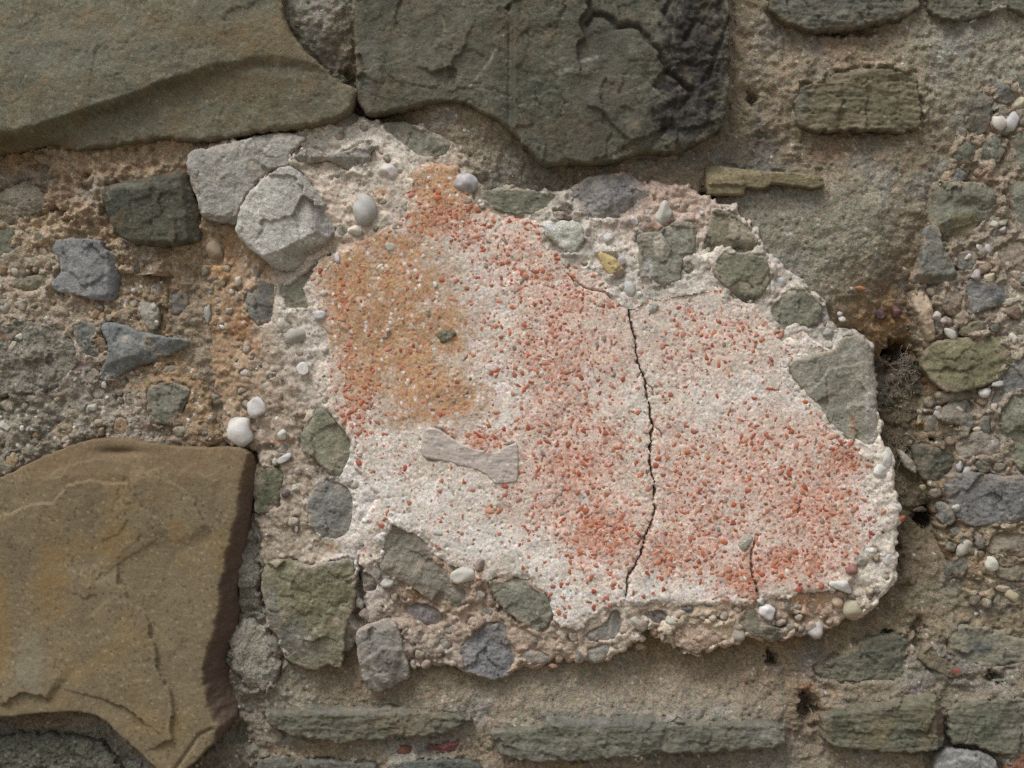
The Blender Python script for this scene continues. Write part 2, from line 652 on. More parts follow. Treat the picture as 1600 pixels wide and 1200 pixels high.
        if streak:
            ca, sa = math.cos(math.radians(streak[0])), math.sin(math.radians(streak[0]))
            u_, v_ = X * ca + Y * sa, -X * sa + Y * ca
            C = C * (1 + streak[1] * fbm(u_ * 0.18, v_, 16, 4, sd + 63, .6))[..., None]
        w_, wv_ = worley(X, Y, 5.5, sd % 97)
        C = np.where(((wv_ > 0.90) & (w_ < 0.42))[..., None], C * 0.66, C)
        C = np.where(((wv_ < 0.06) & (w_ < 0.40))[..., None], C * 1.38 + 0.01, C)
        for (x, y, rx, ry, k, am) in spots:
            g = np.exp(-(((X - x) / rx) ** 2 + ((Y - y) / ry) ** 2) + 1.5 * fbm(X, Y, 16, 4, sd + 71, 0.65))
            g = (am * sstep(0.25, 0.75, g))[..., None]
            C = C * (1 - g) + lin(k) * g
        for (pts, wd, k, am) in veins:
            dd, _ = pline(pts, X + 3 * fbm(X, Y, 25, 2, sd + 80), Y + 3 * fbm(X, Y, 25, 2, sd + 81))
            g = am * np.exp(-(dd / wd) ** 2) * sstep(-0.5, 0.2, fbm(X, Y, 14, 2, sd + 82))
            C = C * (1 - g[..., None]) + lin(k) * g[..., None]
        if smear is not None:
            g = np.exp(-d / 7.0) * sstep(-0.25, 0.4, fbm(X, Y, 20, 4, sd + 90)) * 0.9
            g = np.maximum(g, 0.7 * sstep(0.12, 0.70, fbm(X, Y, 42, 5, sd + 91, .65)))
            C = C * (1 - g[..., None]) + lin(smear) * g[..., None]
        if cmul is not None:
            C = cmul(C, X, Y, d, H)
        return C
    if back is None:
        back = min(h - 26, -26)
    o = patch(name, P, hf, cf, M[style], parent, res, back, jag * 1.5, 15.0, 1.0, float(h), (), label, sd)
    o['_h'] = float(h)
    CARVE.append((parent.name, P, float(h)))
    return o


CARVE = []


def carve(names, H, X, Y, depth=9.0):
    """lower a bed under the stones set into it, with an uneven open joint round some of them"""
    for nm, P, hs_ in CARVE:
        if nm not in names:
            continue
        mb = (X > P[:, 0].min() - 8) & (X < P[:, 0].max() + 8) & (Y > P[:, 1].min() - 8) & (Y < P[:, 1].max() + 8)
        if not mb.any():
            continue
        x, y = X[mb], Y[mb]
        d = sdf(P, x, y)
        hh = H[mb]
        n1 = fbm(x, y, 30, 4, 19, .6)
        de = d - (13.0 if nm == 'stone_wall' else 7.5) * np.clip(n1 + 0.02, 0, 1)
        g = sstep(0.5, 4.5, de)
        lap = sstep(-0.12, 0.20, n1) * sstep(-15, -1, d) * sstep(20, 10, hs_ - hh)
        hh = np.where(d < 15, hh * (1 - lap) + np.maximum(hh, hs_ - 1.2 + 2.0 * n1) * lap, hh)
        hh = hh * (1 - g) + np.minimum(hh, hs_ - depth) * g
        j = np.exp(-((d + 1.0) / 2.6) ** 2) * sstep(0.05, 0.5, -n1) * 7.0
        H[mb] = hh - j
    return H


_ICO = {}


def ico(n):
    if n not in _ICO:
        import bmesh
        bm = bmesh.new()
        bmesh.ops.create_icosphere(bm, subdivisions=n, radius=1.0)
        V = np.array([v.co[:] for v in bm.verts])
        F = np.array([[v.index for v in f.verts] for f in bm.faces])
        bm.free()
        _ICO[n] = (V, F)
    return _ICO[n]


def pebble_geo(rx, ry, rz, rot, seed, sub=3, ang=0.0, bump=0.15):
    r = np.random.RandomState(seed)
    V, F = ico(sub)
    V = V.copy()
    if ang > 0:       # broken faces
        for i in range(11):
            n = r.randn(3)
            n /= np.linalg.norm(n)
            k = 1 - ang * (0.25 + 0.75 * r.rand())
            t = V @ n - k
            V -= np.maximum(t, 0)[:, None] * n
    o = r.rand(3) * 40
    nz = sum(np.sin((V @ r.randn(3)) * f + o[k % 3]) * a for k, (f, a) in enumerate(((1.6, 1.0), (2.3, .7), (3.7, .5), (5.1, .35), (8, .2))))
    V = V * (1 + bump * 0.45 * nz)[:, None]
    # V: x right, y = towards viewer, z = up
    V = V * np.array([rx, rz, ry])
    c, s = math.cos(rot), math.sin(rot)
    return np.stack([V[:, 0] * c - V[:, 2] * s, -V[:, 1], V[:, 0] * s + V[:, 2] * c], 1), F


def pebble(parent, x, y, rx, ry, h, c, rot=0, ang=0.0, rz=None, c2=None, sub=3, label=None, style='pebble', name='pebble'):
    """h: height of the pebble's front above the wall plane"""
    SEED[0] += 1
    rz = rz or 0.75 * min(rx, ry)
    h = h - 0.08 * min(rx, ry)
    ang = ang * 0.8 + 0.16
    V, F = pebble_geo(rx, ry, rz, math.radians(rot), SEED[0], sub, ang)
    f = fbm(V[:, 0] + x, V[:, 2] + y, max(rx, ry) * 0.9, 3, SEED[0])
    t = sstep(-0.2, 0.4, f)[:, None]
    C = lin(c) * (1 - t) + lin(c2 if c2 else [k * 0.93 for k in c]) * t
    t = (0.55 * sstep(0.0, 0.6, fbm(V[:, 0] + x * 3, V[:, 2] + y * 2, max(rx, ry) * 0.7, 4, SEED[0] + 3, .65)))[:, None]
    C = C * (1 - t) + lin((168, 156, 136)) * t * 0.9 + C * t * 0.1
    me = raw_mesh(name, V * PX, F, np.zeros((0, 4), int), C)
    o = link(name, me, M[style], parent)
    o.location = place(x, y, h - rz)
    if label:
        o['label'] = label
    return o


def gravel(name, parent, pts, mat='stone'):
    """many tiny stones joined: (x, y, r, h, colour)"""
    Vs, Fs, Cs = [], [], []
    n = 0
    for k, (x, y, r, h, c) in enumerate(pts):
        rr = np.random.RandomState(k * 3 + 5)
        V, F = pebble_geo(r * (0.8 + 0.5 * rr.rand()), r * (0.7 + 0.4 * rr.rand()), r * 0.7, rr.rand() * 6.28, k + 900, 2 if r > 3.5 else 1, 0.45 * rr.rand())
        V = V * PX + np.array(place(x, y, h))
        Vs.append(V)
        Fs.append(F + n)
        Cs.append(np.tile(lin(c), (len(V), 1)) * (0.85 + 0.3 * rr.rand()))
        n += len(V)
    me = raw_mesh(name, np.concatenate(Vs), np.concatenate(Fs), np.zeros((0, 4), int), np.concatenate(Cs))
    o = link(name, me, M[mat], parent)
    o['kind'] = 'stuff'
    return o

# ================================================================== THE PLACE
# ------------------------------------------------------------------ ground in front of the wall (below the picture)
def ground():
    n = 120
    g = np.sign(np.linspace(-1, 1, n)) * np.abs(np.linspace(-1, 1, n)) ** 3 * 150
    X, Y = np.meshgrid(g, g)
    Z = 0.03 * fbm(X, Y, 1.5, 3, 5)
    V = np.stack([X.ravel(), Y.ravel(), Z.ravel()], 1)
    i = np.arange(n * n).reshape(n, n)
    F = np.stack([i[:-1, :-1], i[:-1, 1:], i[1:, 1:], i[1:, :-1]], -1).reshape(-1, 4)
    C = np.tile(lin((128, 116, 98)), (len(V), 1))
    o = link('ground', raw_mesh('ground', V, np.zeros((0, 3), int), F, C), M['soil'], None)
    o['kind'] = 'structure'
    o['label'] = 'bare dry soil in front of the wall'


ground()

WALL = empty('stone_wall', 'old wall of grey green and brown stones bedded in sandy mortar', 'wall', at=(800, 1200, 0))
WALL['kind'] = 'thing'
FRAG = empty('pavement_fragment', 'pale mortar block with pink crushed brick face, crack and bone, set in the wall', 'masonry block', 'reused concrete blocks', at=(900, 1030, 0))
LEFT = empty('rubble_concrete_block', 'brownish lump of rubble concrete above the flat brown stone', 'masonry block', 'reused concrete blocks', at=(150, 690, 0))
RIGHT = empty('rubble_concrete_block', 'lump of rubble concrete full of greenish stones beside the deep dark gap', 'masonry block', 'reused concrete blocks', at=(1560, 900, 0))

TAN, GRY, BRN, OCH, DRK, RED, CEM = (130, 118, 97), (126, 122, 106), (116, 98, 74), (140, 108, 70), (92, 86, 74), (120, 92, 76), (122, 117, 105)
WHT, PINKW = (188, 180, 168), (176, 154, 138)

# ------------------------------------------------------------------ the wall's own stones
# broad grey-green stone, top left, with its long shadowed ridge
RIDGE = [(-300, 300), (0, 224), (80, 199), (140, 178), (200, 157), (270, 131), (340, 108), (400, 96), (470, 102), (560, 122)]


def s1_extra(H, X, Y, d):
    yr = np.interp(X, [p[0] for p in RIDGE], [p[1] for p in RIDGE]) + 4 * fbm(X, Y, 40, 3, 3)
    s = Y - yr
    A = np.interp(X, [0, 150, 300, 420, 560], [34, 28, 18, 8, 2])
    H = H - A * sstep(-12, 7, s) - 0.10 * np.maximum(s, 0) - 0.0012 * np.minimum(s + 40, 0) ** 2 * 0.35
    H -= 26 * np.exp(-(((X - 30) / 55) ** 2 + ((Y - 222) / 12) ** 2))
    return H


stone(WALL, [(-300, -250), (438, -250), (440, -10), (448, 40), (470, 72), (490, 90), (510, 108), (530, 125), (552, 132), (556, 150), (548, 170), (530, 184), (470, 197), (400, 204), (340, 214), (290, 218), (255, 211), (230, 214), (200, 219), (150, 227), (92, 230), (82, 216), (40, 222), (0, 233), (-300, 250)],
      56, [(104, 101, 82), (92, 90, 74), (114, 109, 91), (102, 91, 68)], 'stone', 'broad grey green stone with a long shadowed ridge', fac=(0, 0), rnd=10, amp=1.3, res=2.2, terr=0.5, brk=(150, .022, .9), hair=.5, streak=(-14, .22), extra=s1_extra, jag=2.5, smear=(110, 92, 66),
      spots=[(420, 60, 90, 40, (104, 88, 58), .55), (350, 130, 120, 22, (96, 80, 54), .5), (120, 80, 130, 50, (104, 106, 94), .5)], veins=[([(330, 115), (400, 96), (470, 98), (555, 118)], 1.3, (110, 74, 50), .7)], tilt=(0, 0.02))


def s2_extra(H, X, Y, d):
    g = sstep(794, 806, X + 3 * fbm(X, Y, 50, 2, 8))
    H = H + 10 * g - 8 * (1 - g) - 6 * np.exp(-((X - 798) / 4.0) ** 2) * sstep(-.4, .3, fbm(X, Y, 60, 3, 9))
    dk = sstep(1000, 1045, X + 40 * fbm(X, Y, 90, 3, 14) + (Y - 100) * 0.12)
    rg = ridged(X * 1.0 + Y * 0.35, Y * 0.4, 70, 4, 61)
    H = H - dk * (6 + 9 * sstep(0.6, 1.0, rg) - 9 * fbm(X, Y, 30, 5, 66, .6))
    # open fracture under the top lip
    dd, sg = pline([(915, 40), (930, 22), (950, 30), (965, 42), (992, 42), (1010, 60), (1030, 85), (1045, 115), (1062, 128), (1078, 140)], X + 5 * fbm(X, Y, 18, 3, 70), Y + 5 * fbm(X, Y, 18, 3, 71))
    H -= 13 * np.exp(-(dd / 4.0) ** 2) 
    dd, sg = pline([(910, 165), (940, 175), (955, 195), (975, 215), (1000, 232)], X + 4 * fbm(X, Y, 18, 3, 72), Y)
    H += 5 * sstep(-1, 1, dd * sg) * np.exp(-(dd / 40) ** 2) * pend([(910, 165), (940, 175), (955, 195), (975, 215), (1000, 232)], X, Y)
    return H


stone(WALL, [(553, -250), (1140, -250), (1141, 0), (1140, 100), (1138, 167), (1133, 196), (1100, 217), (1080, 230), (1063, 238), (1033, 238), (1007, 236), (980, 246), (943, 256), (887, 254), (850, 258), (833, 242), (812, 220), (800, 202), (785, 192), (750, 172), (720, 157), (690, 154), (640, 165), (610, 174), (578, 178), (562, 166), (556, 150), (556, 100), (552, 60)],
      52, [(87, 86, 72), (74, 75, 63), (100, 96, 82), (84, 78, 62)], 'stone', 'dark greenish stone block above the pink fragment', fac=(0, 0), rnd=7, amp=1.6, res=2.1, terr=0.7, brk=(105, .085, 2.6), streak=(80, .20), extra=s2_extra, jag=2.2, smear=(105, 94, 74),
      spots=[(1090, 70, 62, 130, (50, 48, 46), .95), (1070, 175, 52, 60, (54, 52, 49), .95), (680, 80, 110, 80, (96, 93, 77), .45), (930, 150, 50, 110, (78, 74, 64), .6), (950, 60, 60, 40, (68, 68, 60), .5), (575, 110, 20, 60, (104, 102, 92), .5)],
      veins=[([(788, 54), (762, 95), (735, 135)], 1.6, (150, 146, 126), .8), ([(875, 115), (905, 100), (932, 90)], 2.4, (150, 148, 138), .8), ([(690, 20), (695, 70), (692, 130)], 1.6, (128, 126, 100), .5)])

stone(WALL, [(155, 291), (180, 284), (235, 274), (284, 262), (294, 280), (304, 310), (313, 345), (313, 372), (290, 381), (250, 385), (210, 381), (188, 370), (172, 350), (162, 320)],
      36, [(76, 76, 63), (64, 65, 56), (92, 90, 74)], 'stone', 'small dark squarish stone under the ridge', fac=(0, 0), rnd=6, amp=2.0, cuts=((170, 300, -0.22, -1, 0.8), (286, 320, 1, -0.12, 0.9), (240, 374, 0, 1, .6)), smear=(104, 88, 64), spots=[(225, 290, 70, 6, (98, 98, 88), .7)])  # the pale spot paints light onto the upward bevel

stone(WALL, [(1195, -250), (1440, -250), (1440, 0), (1432, 19), (1401, 29), (1369, 37), (1337, 42), (1306, 45), (1277, 48), (1258, 45), (1236, 39), (1211, 23), (1198, 10)],
      24, [(96, 96, 84), (80, 81, 72), (112, 110, 98)], 'slate', 'grey bedded stone at the top edge', fac=(0, 0), rnd=7, amp=3.0, layers=3.0, jag=3.0, smear=(110, 98, 76),
      spots=[(1362, 28, 14, 9, (62, 54, 42), .8)])
stone(WALL, [(1447, -250), (1900, -250), (1900, 30), (1600, 22), (1575, 10), (1550, 19), (1520, 31), (1490, 33), (1465, 26), (1446, 8)],
      18, [(96, 94, 80), (82, 82, 70), (108, 104, 90)], 'slate', fac=(0, 0), rnd=7, amp=3.0, layers=3.0, jag=3.0, smear=(112, 104, 84))
stone(WALL, [(1246, 142), (1254, 134), (1277, 131), (1288, 119), (1315, 111), (1353, 106), (1401, 108), (1436, 117), (1437, 149), (1440, 184), (1436, 206), (1385, 203), (1347, 201), (1306, 204), (1265, 203), (1247, 194), (1244, 165)],
      19, [(106, 96, 74), (92, 88, 68), (118, 110, 90), (84, 84, 72)], 'slate', 'olive brown thin bedded stone block in the mortar', fac=(0, 0), rnd=4, amp=2.6, layers=4.0, jag=3.6, smear=(118, 108, 88), cuts=((1256, 160, -1, 0, .5), (1300, 122, -.2, -1, .5)),
      spots=[(1252, 160, 9, 40, (88, 90, 80), .8)])
stone(WALL, [(1103, 259), (1116, 257), (1168, 264), (1210, 268), (1260, 272), (1287, 276), (1289, 289), (1270, 294), (1240, 289), (1206, 285), (1198, 293), (1181, 294), (1165, 291), (1163, 303), (1137, 304), (1107, 303), (1104, 290)],
      28, [(128, 116, 84), (112, 104, 78), (140, 130, 98)], 'slate', 'thin yellowish stone sliver, splintered along one edge', fac=(0, 0), rnd=2.2, amp=1.2, res=1.5, brk=(40, .03, .4), cuts=((1190, 271, -.07, -1, .7),), jag=.8, smooth=0, flakes=(([(1104, 289), (1130, 289), (1166, 290)], 5, 40),))

# the flat brown sandstone, bottom left
EDGE = [(392, 700), (382, 720), (375, 747), (367, 807), (352, 862), (344, 909), (339, 957), (333, 984), (318, 1029), (315, 1068), (323, 1097), (331, 1123), (339, 1135), (320, 1200)]
P1 = [(-60, 830), (0, 807), (34, 796), (47, 787), (84, 786), (94, 773), (108, 757), (144, 751), (163, 754), (199, 756), (210, 768), (223, 791), (247, 812), (262, 831), (270, 846), (283, 850)]
P2 = [(184, 862), (185, 912), (194, 919), (202, 936), (228, 958), (234, 974), (234, 992), (245, 1010), (247, 1042), (256, 1064), (269, 1081), (270, 1118), (268, 1157), (256, 1160), (244, 1170), (216, 1174)]
P3 = [(214, 722), (230, 736), (249, 733), (262, 749), (286, 765), (299, 778), (320, 815), (333, 836)]
P4 = [(56, 735), (80, 740), (108, 728), (150, 716), (200, 722), (216, 730)]
P5 = [(296, 722), (310, 738), (330, 748), (345, 752)]
P6 = [(4, 1106), (16, 1092), (39, 1081), (66, 1086), (80, 1096)]
P7 = [(108, 885), (115, 925), (132, 935), (152, 928), (146, 905), (148, 880)]


def s15_extra(H, X, Y, d):
    dd, sg = pline(EDGE, X + 5 * fbm(X, Y, 24, 4, 4, .6), Y)
    s = np.where(sg > 0, dd, -dd)        # positive to the right of the front edge
    H = H - 1.6 * np.maximum(s, 0) - 0.010 * np.clip(12 - np.maximum(-s, 0), 0, 12) ** 2
    # hollow along the top lip
    H -= 7 * np.exp(-(((X - 185) / 32) ** 2 + ((Y - 707) / 6) ** 2))
    H -= 0.18 * np.maximum(0, 745 - Y + 10 * fbm(X, Y, 60, 2, 6))
    dd, sg = pline([(265, 1215), (290, 1180), (310, 1150), (330, 1140)], X, Y)
    H -= 4 * np.exp(-(dd / 3) ** 2)
    return H


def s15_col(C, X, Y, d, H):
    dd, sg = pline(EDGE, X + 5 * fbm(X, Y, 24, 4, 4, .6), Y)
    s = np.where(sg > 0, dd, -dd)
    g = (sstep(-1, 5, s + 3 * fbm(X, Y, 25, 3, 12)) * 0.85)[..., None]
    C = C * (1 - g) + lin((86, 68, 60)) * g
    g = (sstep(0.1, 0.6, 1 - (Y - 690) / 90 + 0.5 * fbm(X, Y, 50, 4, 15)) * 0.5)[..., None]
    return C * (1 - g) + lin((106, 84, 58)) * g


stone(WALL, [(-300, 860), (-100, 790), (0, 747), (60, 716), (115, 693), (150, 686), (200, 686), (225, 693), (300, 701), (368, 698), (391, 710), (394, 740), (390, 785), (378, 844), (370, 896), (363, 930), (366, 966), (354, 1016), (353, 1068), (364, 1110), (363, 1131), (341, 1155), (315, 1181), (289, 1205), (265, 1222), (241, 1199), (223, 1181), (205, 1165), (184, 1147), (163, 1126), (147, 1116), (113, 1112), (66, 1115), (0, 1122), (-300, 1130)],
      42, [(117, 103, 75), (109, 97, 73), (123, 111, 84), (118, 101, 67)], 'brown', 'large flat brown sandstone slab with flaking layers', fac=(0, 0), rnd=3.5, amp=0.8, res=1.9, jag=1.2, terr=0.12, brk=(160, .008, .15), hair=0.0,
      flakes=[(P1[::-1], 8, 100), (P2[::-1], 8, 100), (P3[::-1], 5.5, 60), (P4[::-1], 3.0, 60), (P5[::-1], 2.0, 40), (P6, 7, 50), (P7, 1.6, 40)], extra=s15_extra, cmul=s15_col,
      spots=[(50, 1040, 26, 60, (122, 118, 96), .55), (80, 900, 30, 70, (124, 98, 52), .5), (180, 850, 30, 40, (122, 96, 52), .4), (5, 980, 14, 90, (122, 96, 48), .5), (275, 830, 14, 24, (124, 96, 52), .5)])

# bedded stones along the bottom
stone(WALL, [(412, 1113), (448, 1109), (503, 1105), (569, 1109), (634, 1106), (656, 1113), (700, 1117), (742, 1125), (720, 1136), (683, 1151), (650, 1152), (623, 1152), (580, 1158), (536, 1161), (481, 1155), (442, 1144), (418, 1131)],
      20, [(95, 94, 78), (84, 84, 72), (110, 104, 88), (104, 95, 76)], 'slate', 'long grey green bedded stone below the olive stone', fac=(0, 0), rnd=5, amp=2.8, layers=3.0, jag=3.6, smear=(116, 106, 88), cuts=((560, 1118, 0, -1, .55),), spots=[(560, 1112, 110, 7, (104, 102, 96), .7)])
stone(WALL, [(762, 1142), (803, 1140), (851, 1134), (856, 1121), (934, 1126), (967, 1119), (1037, 1122), (1092, 1129), (1169, 1129), (1212, 1128), (1230, 1142), (1227, 1168), (1169, 1173), (1125, 1175), (1092, 1180), (1059, 1175), (1033, 1180), (983, 1184), (956, 1183), (912, 1190), (847, 1192), (803, 1188), (781, 1179), (768, 1157)],
      24, [(100, 99, 85), (88, 89, 77), (112, 109, 95), (104, 102, 94)], 'slate', 'longest grey green bedded stone of the bottom course, cracked across', fac=(0, 0), rnd=5, amp=2.6, layers=2.6, jag=3.4, smear=(116, 110, 96), cuts=((1000, 1135, 0, -1, .7),),
      spots=[(950, 1127, 110, 6, (92, 94, 92), .8), (1190, 1145, 30, 12, (130, 128, 118), .5)], flakes=[([(1033, 1180), (1032, 1160), (1038, 1143), (1044, 1128)], 3, 50), ([(967, 1135), (965, 1160)], 1.5, 30), ([(1120, 1138), (1124, 1172)], 1.6, 30)])
stone(WALL, [(1289, 1117), (1333, 1109), (1359, 1101), (1432, 1090), (1464, 1085), (1472, 1100), (1480, 1135), (1482, 1166), (1458, 1174), (1425, 1177), (1359, 1174), (1307, 1169), (1289, 1157), (1286, 1135)],
      26, [(98, 95, 77), (84, 86, 70), (112, 106, 88), (108, 98, 70)], 'slate', 'bedded greenish stone with a purplish broken end, bottom course', fac=(0, 0), rnd=4, amp=2.4, layers=3.2, jag=2.6, cuts=((1464, 1130, 1, -.1, 1.0), (1380, 1108, -.13, -1, .6)), spots=[(1472, 1130, 9, 40, (92, 70, 64), .8)], smear=(112, 102, 84))
stone(WALL, [(1484, 1100), (1523, 1097), (1600, 1090), (1900, 1085), (1900, 1190), (1600, 1182), (1556, 1178), (1530, 1167), (1508, 1163), (1485, 1164)],
      14, [(100, 101, 84), (88, 91, 76), (116, 114, 98), (108, 104, 92)], 'slate', fac=(0, 0), rnd=6, amp=2.2, layers=2.4, jag=2.2, smear=(120, 112, 96))
stone(WALL, [(1464, 1183), (1478, 1173), (1512, 1174), (1545, 1180), (1563, 1193), (1572, 1260), (1455, 1260)],
      22, [(122, 122, 118), (104, 105, 102), (150, 150, 146)], 'stone', 'grey white veined stone at the bottom right', rnd=5, amp=2, veins=[([(1470, 1196), (1510, 1182), (1545, 1196)], 2, (176, 176, 170), .7)])
stone(WALL, [(1575, 1178), (1610, 1175), (1640, 1200), (1600, 1250), (1570, 1230)], 14, [(120, 82, 58), (98, 70, 54)], 'stone', rnd=5)
stone(WALL, [(1272, 1047), (1285, 1037), (1320, 1023), (1342, 1008), (1364, 993), (1416, 991), (1425, 999), (1420, 1019), (1412, 1034), (1416, 1056), (1401, 1069), (1372, 1065), (1337, 1067), (1305, 1069), (1287, 1065)],
      4, [(100, 100, 82), (86, 88, 76), (114, 110, 94)], 'slate', fac=(3, .12), rnd=7, amp=3.2, layers=2.2, jag=3.0, smear=(116, 104, 82))
stone(WALL, [(1434, 1026), (1447, 1012), (1469, 1023), (1491, 1041), (1523, 1061), (1508, 1065), (1491, 1061), (1469, 1052), (1447, 1041)],
      10, [(108, 97, 77), (94, 88, 72)], 'stone', fac=(3, .2), rnd=4, amp=1.5, spots=[(1494, 1049, 4, 4, (168, 60, 60), .9)])
stone(WALL, [(1482, 985), (1515, 975), (1560, 985), (1610, 1000), (1640, 1030), (1560, 1045), (1525, 1040), (1485, 1030)],
      5, [(124, 121, 104), (112, 110, 94), (134, 130, 112)], 'slate', fac=(0, 0), rnd=8, amp=1.6, layers=1.2, jag=4.0, smear=(124, 112, 92),
      spots=[(1500, 985, 18, 5, (74, 75, 74), .8), (1535, 1012, 22, 12, (76, 77, 78), .85), (1505, 1025, 18, 8, (80, 80, 80), .8), (1575, 1025, 22, 4, (78, 79, 80), .8)])
stone(WALL, [(617, 1173), (630, 1165), (647, 1168), (645, 1180), (619, 1182)], 2, [(112, 74, 60), (96, 62, 52)], 'chip', rnd=3, res=1.6, name='brick_piece', label='small dull red brick piece in the bottom joint')
stone(WALL, [(663, 1168), (689, 1164), (716, 1155), (722, 1171), (705, 1178), (678, 1176)], 3, [(122, 78, 76), (104, 66, 64)], 'chip', rnd=3, res=1.6, name='brick_piece', label='larger wedge of purplish brick in the bottom joint')
stone(WALL, [(600, 1196), (640, 1190), (700, 1186), (760, 1195), (778, 1260), (600, 1260)], 10, [(86, 90, 82), (76, 80, 76)], 'slate', fac=(0, 0), layers=2, rnd=5, jag=2)
stone(WALL, [(396, 1192), (430, 1182), (480, 1186), (560, 1192), (594, 1197), (594, 1260), (396, 1260)], 6, [(102, 100, 94), (92, 90, 80)], 'slate', fac=(0, 0), layers=2, rnd=5, jag=2)
stone(WALL, [(-300, 1160), (0, 1150), (60, 1147), (130, 1150), (170, 1175), (190, 1200), (200, 1260), (-300, 1260)], 4, [(98, 98, 84), (86, 86, 76), (112, 108, 94)], 'mortar', fac=(0, 0), amp=7, rnd=9, jag=5, name='mortar_lump')
# mortar lumps standing proud
stone(WALL, [(0, 300), (10, 297), (28, 284), (44, 281), (62, 294), (77, 315), (75, 330), (55, 338), (38, 347), (12, 351), (-40, 352), (-40, 300)], 10, [(130, 122, 106), (118, 110, 94)], 'mortar', rnd=6, amp=4, jag=3, name='mortar_lump')
stone(WALL, [(1420, 800), (1440, 790), (1455, 800)], -40, [(100, 90, 74)], 'mortar', rnd=4, name='mortar_lump')
stone(WALL, [(360, 985), (385, 968), (420, 985), (430, 1010), (440, 1050), (415, 1085), (385, 1075), (365, 1050), (355, 1015)], 10, [(134, 128, 116), (122, 117, 104)], 'mortar', rnd=10, amp=4, jag=4, name='mortar_lump')
stone(WALL, [(372, 870), (385, 840), (402, 850), (408, 880), (404, 930), (412, 960), (385, 970), (365, 950), (370, 910)], 6, [(118, 114, 102), (104, 101, 90)], 'mortar', rnd=8, amp=4, jag=4, name='mortar_lump')

# ------------------------------------------------------------------ wall mortar
B = []


def c_(rows, col):
    for (x, y, h, r) in rows:
        B.append((x, y, h, r) + tuple(lin(col)))


c_([(20, 258, 0, 1.7), (120, 258, 4, 1.7), (220, 250, 10, 1), (280, 246, 6, .9), (60, 275, 4, 1.7), (120, 310, 6, 1.8), (130, 345, 4, 1.7), (170, 265, 2, 1.4)], (156, 135, 108))
c_([ (400, 215, 0, .6), (545, 112, -20, .7), (552, 142, -18, .6), (640, 168, 2, .5), (500, 195, 2, .5)], BRN)
c_([(480, 20, 20, .7), (520, 60, 16, .7), (460, -80, 20, .7), (560, 183, -14, .5), (760, 262, 10, .6), (1420, 62, 2, .6), (1500, 60, 5, .5), (1570, 60, 0, .5), (1480, 130, 8, .5), (1460, 200, 8, .5), (1700, 80, 5, .6)], GRY)
c_([(690, 182, 22, .4), (740, 192, 24, .4), (785, 225, 20, .5), (1000, 256, 16, .6), (1080, 245, 14, .6), (1045, 272, 16, .7), (920, 264, 12, .6), (1160, 60, 14, .6), (1180, 120, 12, .6), (1195, 180, 6, .7), (1240, 110, 10, .6), (1330, 98, 15, .5), (1410, 98, 16, .5), (1450, 150, 17, .5), (1236, 160, 15, .5), (1160, -80, 14, .6), (1460, 260, 2, .6)], TAN)
c_([(850, 274, 8, .6), (800, 280, 4, .6), (1150, 235, -4, .7), (1220, 232, -8, .7)], DRK)
c_([(1350, 72, -6, .9), (1300, 62, -8, .9), (1255, 60, -4, .9), (1340, 222, -14, .7), (1420, 228, -12, .6), (1280, 235, -8, .6), (1440, 320, -12, .7), (1443, 400, -20, .7), (1370, 455, -18, .8)], BRN)
c_([(1250, 330, 15, .3), (1350, 300, 15, .3), (1400, 285, 13, .3), (1200, 320, 12, .3), (1250, 400, 15, .3), (1330, 380, 14, .3), (1400, 350, 12, .4), (1290, 450, 6, .5), (1320, 420, 12, .4)], GRY)
c_([(1400, 495, -34, .9), (1350, 500, -20, .9)], OCH)
c_([(1400, 560, -62, 1), (1395, 620, -58, 1), (1405, 700, -52, 1), (1415, 780, -48, 1), (1420, 650, -50, 1), (1430, 840, -44, .9)], (92, 82, 64))
c_([(1450, 760, -42, .9), (1430, 900, -22, .7), (1440, 945, -12, .6), (1440, 1000, -6, .7), (1380, 1000, -14, .7), (1300, 1005, -20, .6), (1500, 960, -2, .5), (1590, 960, -2, .6), (1560, 1065, 4, .7), (1700, 1000, 0, .6), (1450, 1075, 2, .7), (1350, 1085, 6, .6), (1540, 920, -4, .6)], (118, 106, 84))
c_([(420, 920, -5, .8), (395, 900, -6, .8), (430, 1060, 0, .8), (395, 860, -8, .8), (450, 1085, 2, .7), (150, 1165, -15, 1), (60, 1190, -6, 1), (390, 1150, -10, .9), (1200, 1198, 0, .6), (700, 1230, 0, .6), (-150, 1150, -10, 1)], CEM)
c_([(500, 1062, -22, .5), (560, 1085, -16, .5), (1205, 1035, -22, .7), (450, 1165, -8, .7), (740, 1182, -8, .7), (900, 1198, -10, .7), (60, 1140, -24, .9), (1240, 1020, -20, .6), (680, 1055, -22, .5), (1010, 1022, -24, .5), (1120, 1030, -22, .5)], (126, 108, 82))
c_([(620, 1092, -12, .35), (700, 1080, -13, .35), (800, 1075, -15, .3), (900, 1065, -15, .3), (1000, 1055, -15, .3), (1100, 1055, -13, .3), (1200, 1075, -4, .5), (720, 1145, -10, .6), (600, 1178, -8, .7), (1300, 1195, -5, .6), (1400, 1195, -5, .6)], (136, 123, 102))
c_([(480, 1100, 10, .3), (560, 1104, 10, .3), (640, 1104, 14, .3), (700, 1112, 15, .3), (800, 1128, 18, .35), (880, 1116, 18, .35), (960, 1112, 19, .35), (1050, 1115, 20, .35), (1130, 1120, 20, .35), (1200, 1118, 17, .35), (1330, 1100, 16, .4), (1420, 1085, 18, .4), (1540, 1090, 10, .4), (1600, 1085, 10, .4)], (124, 118, 104))
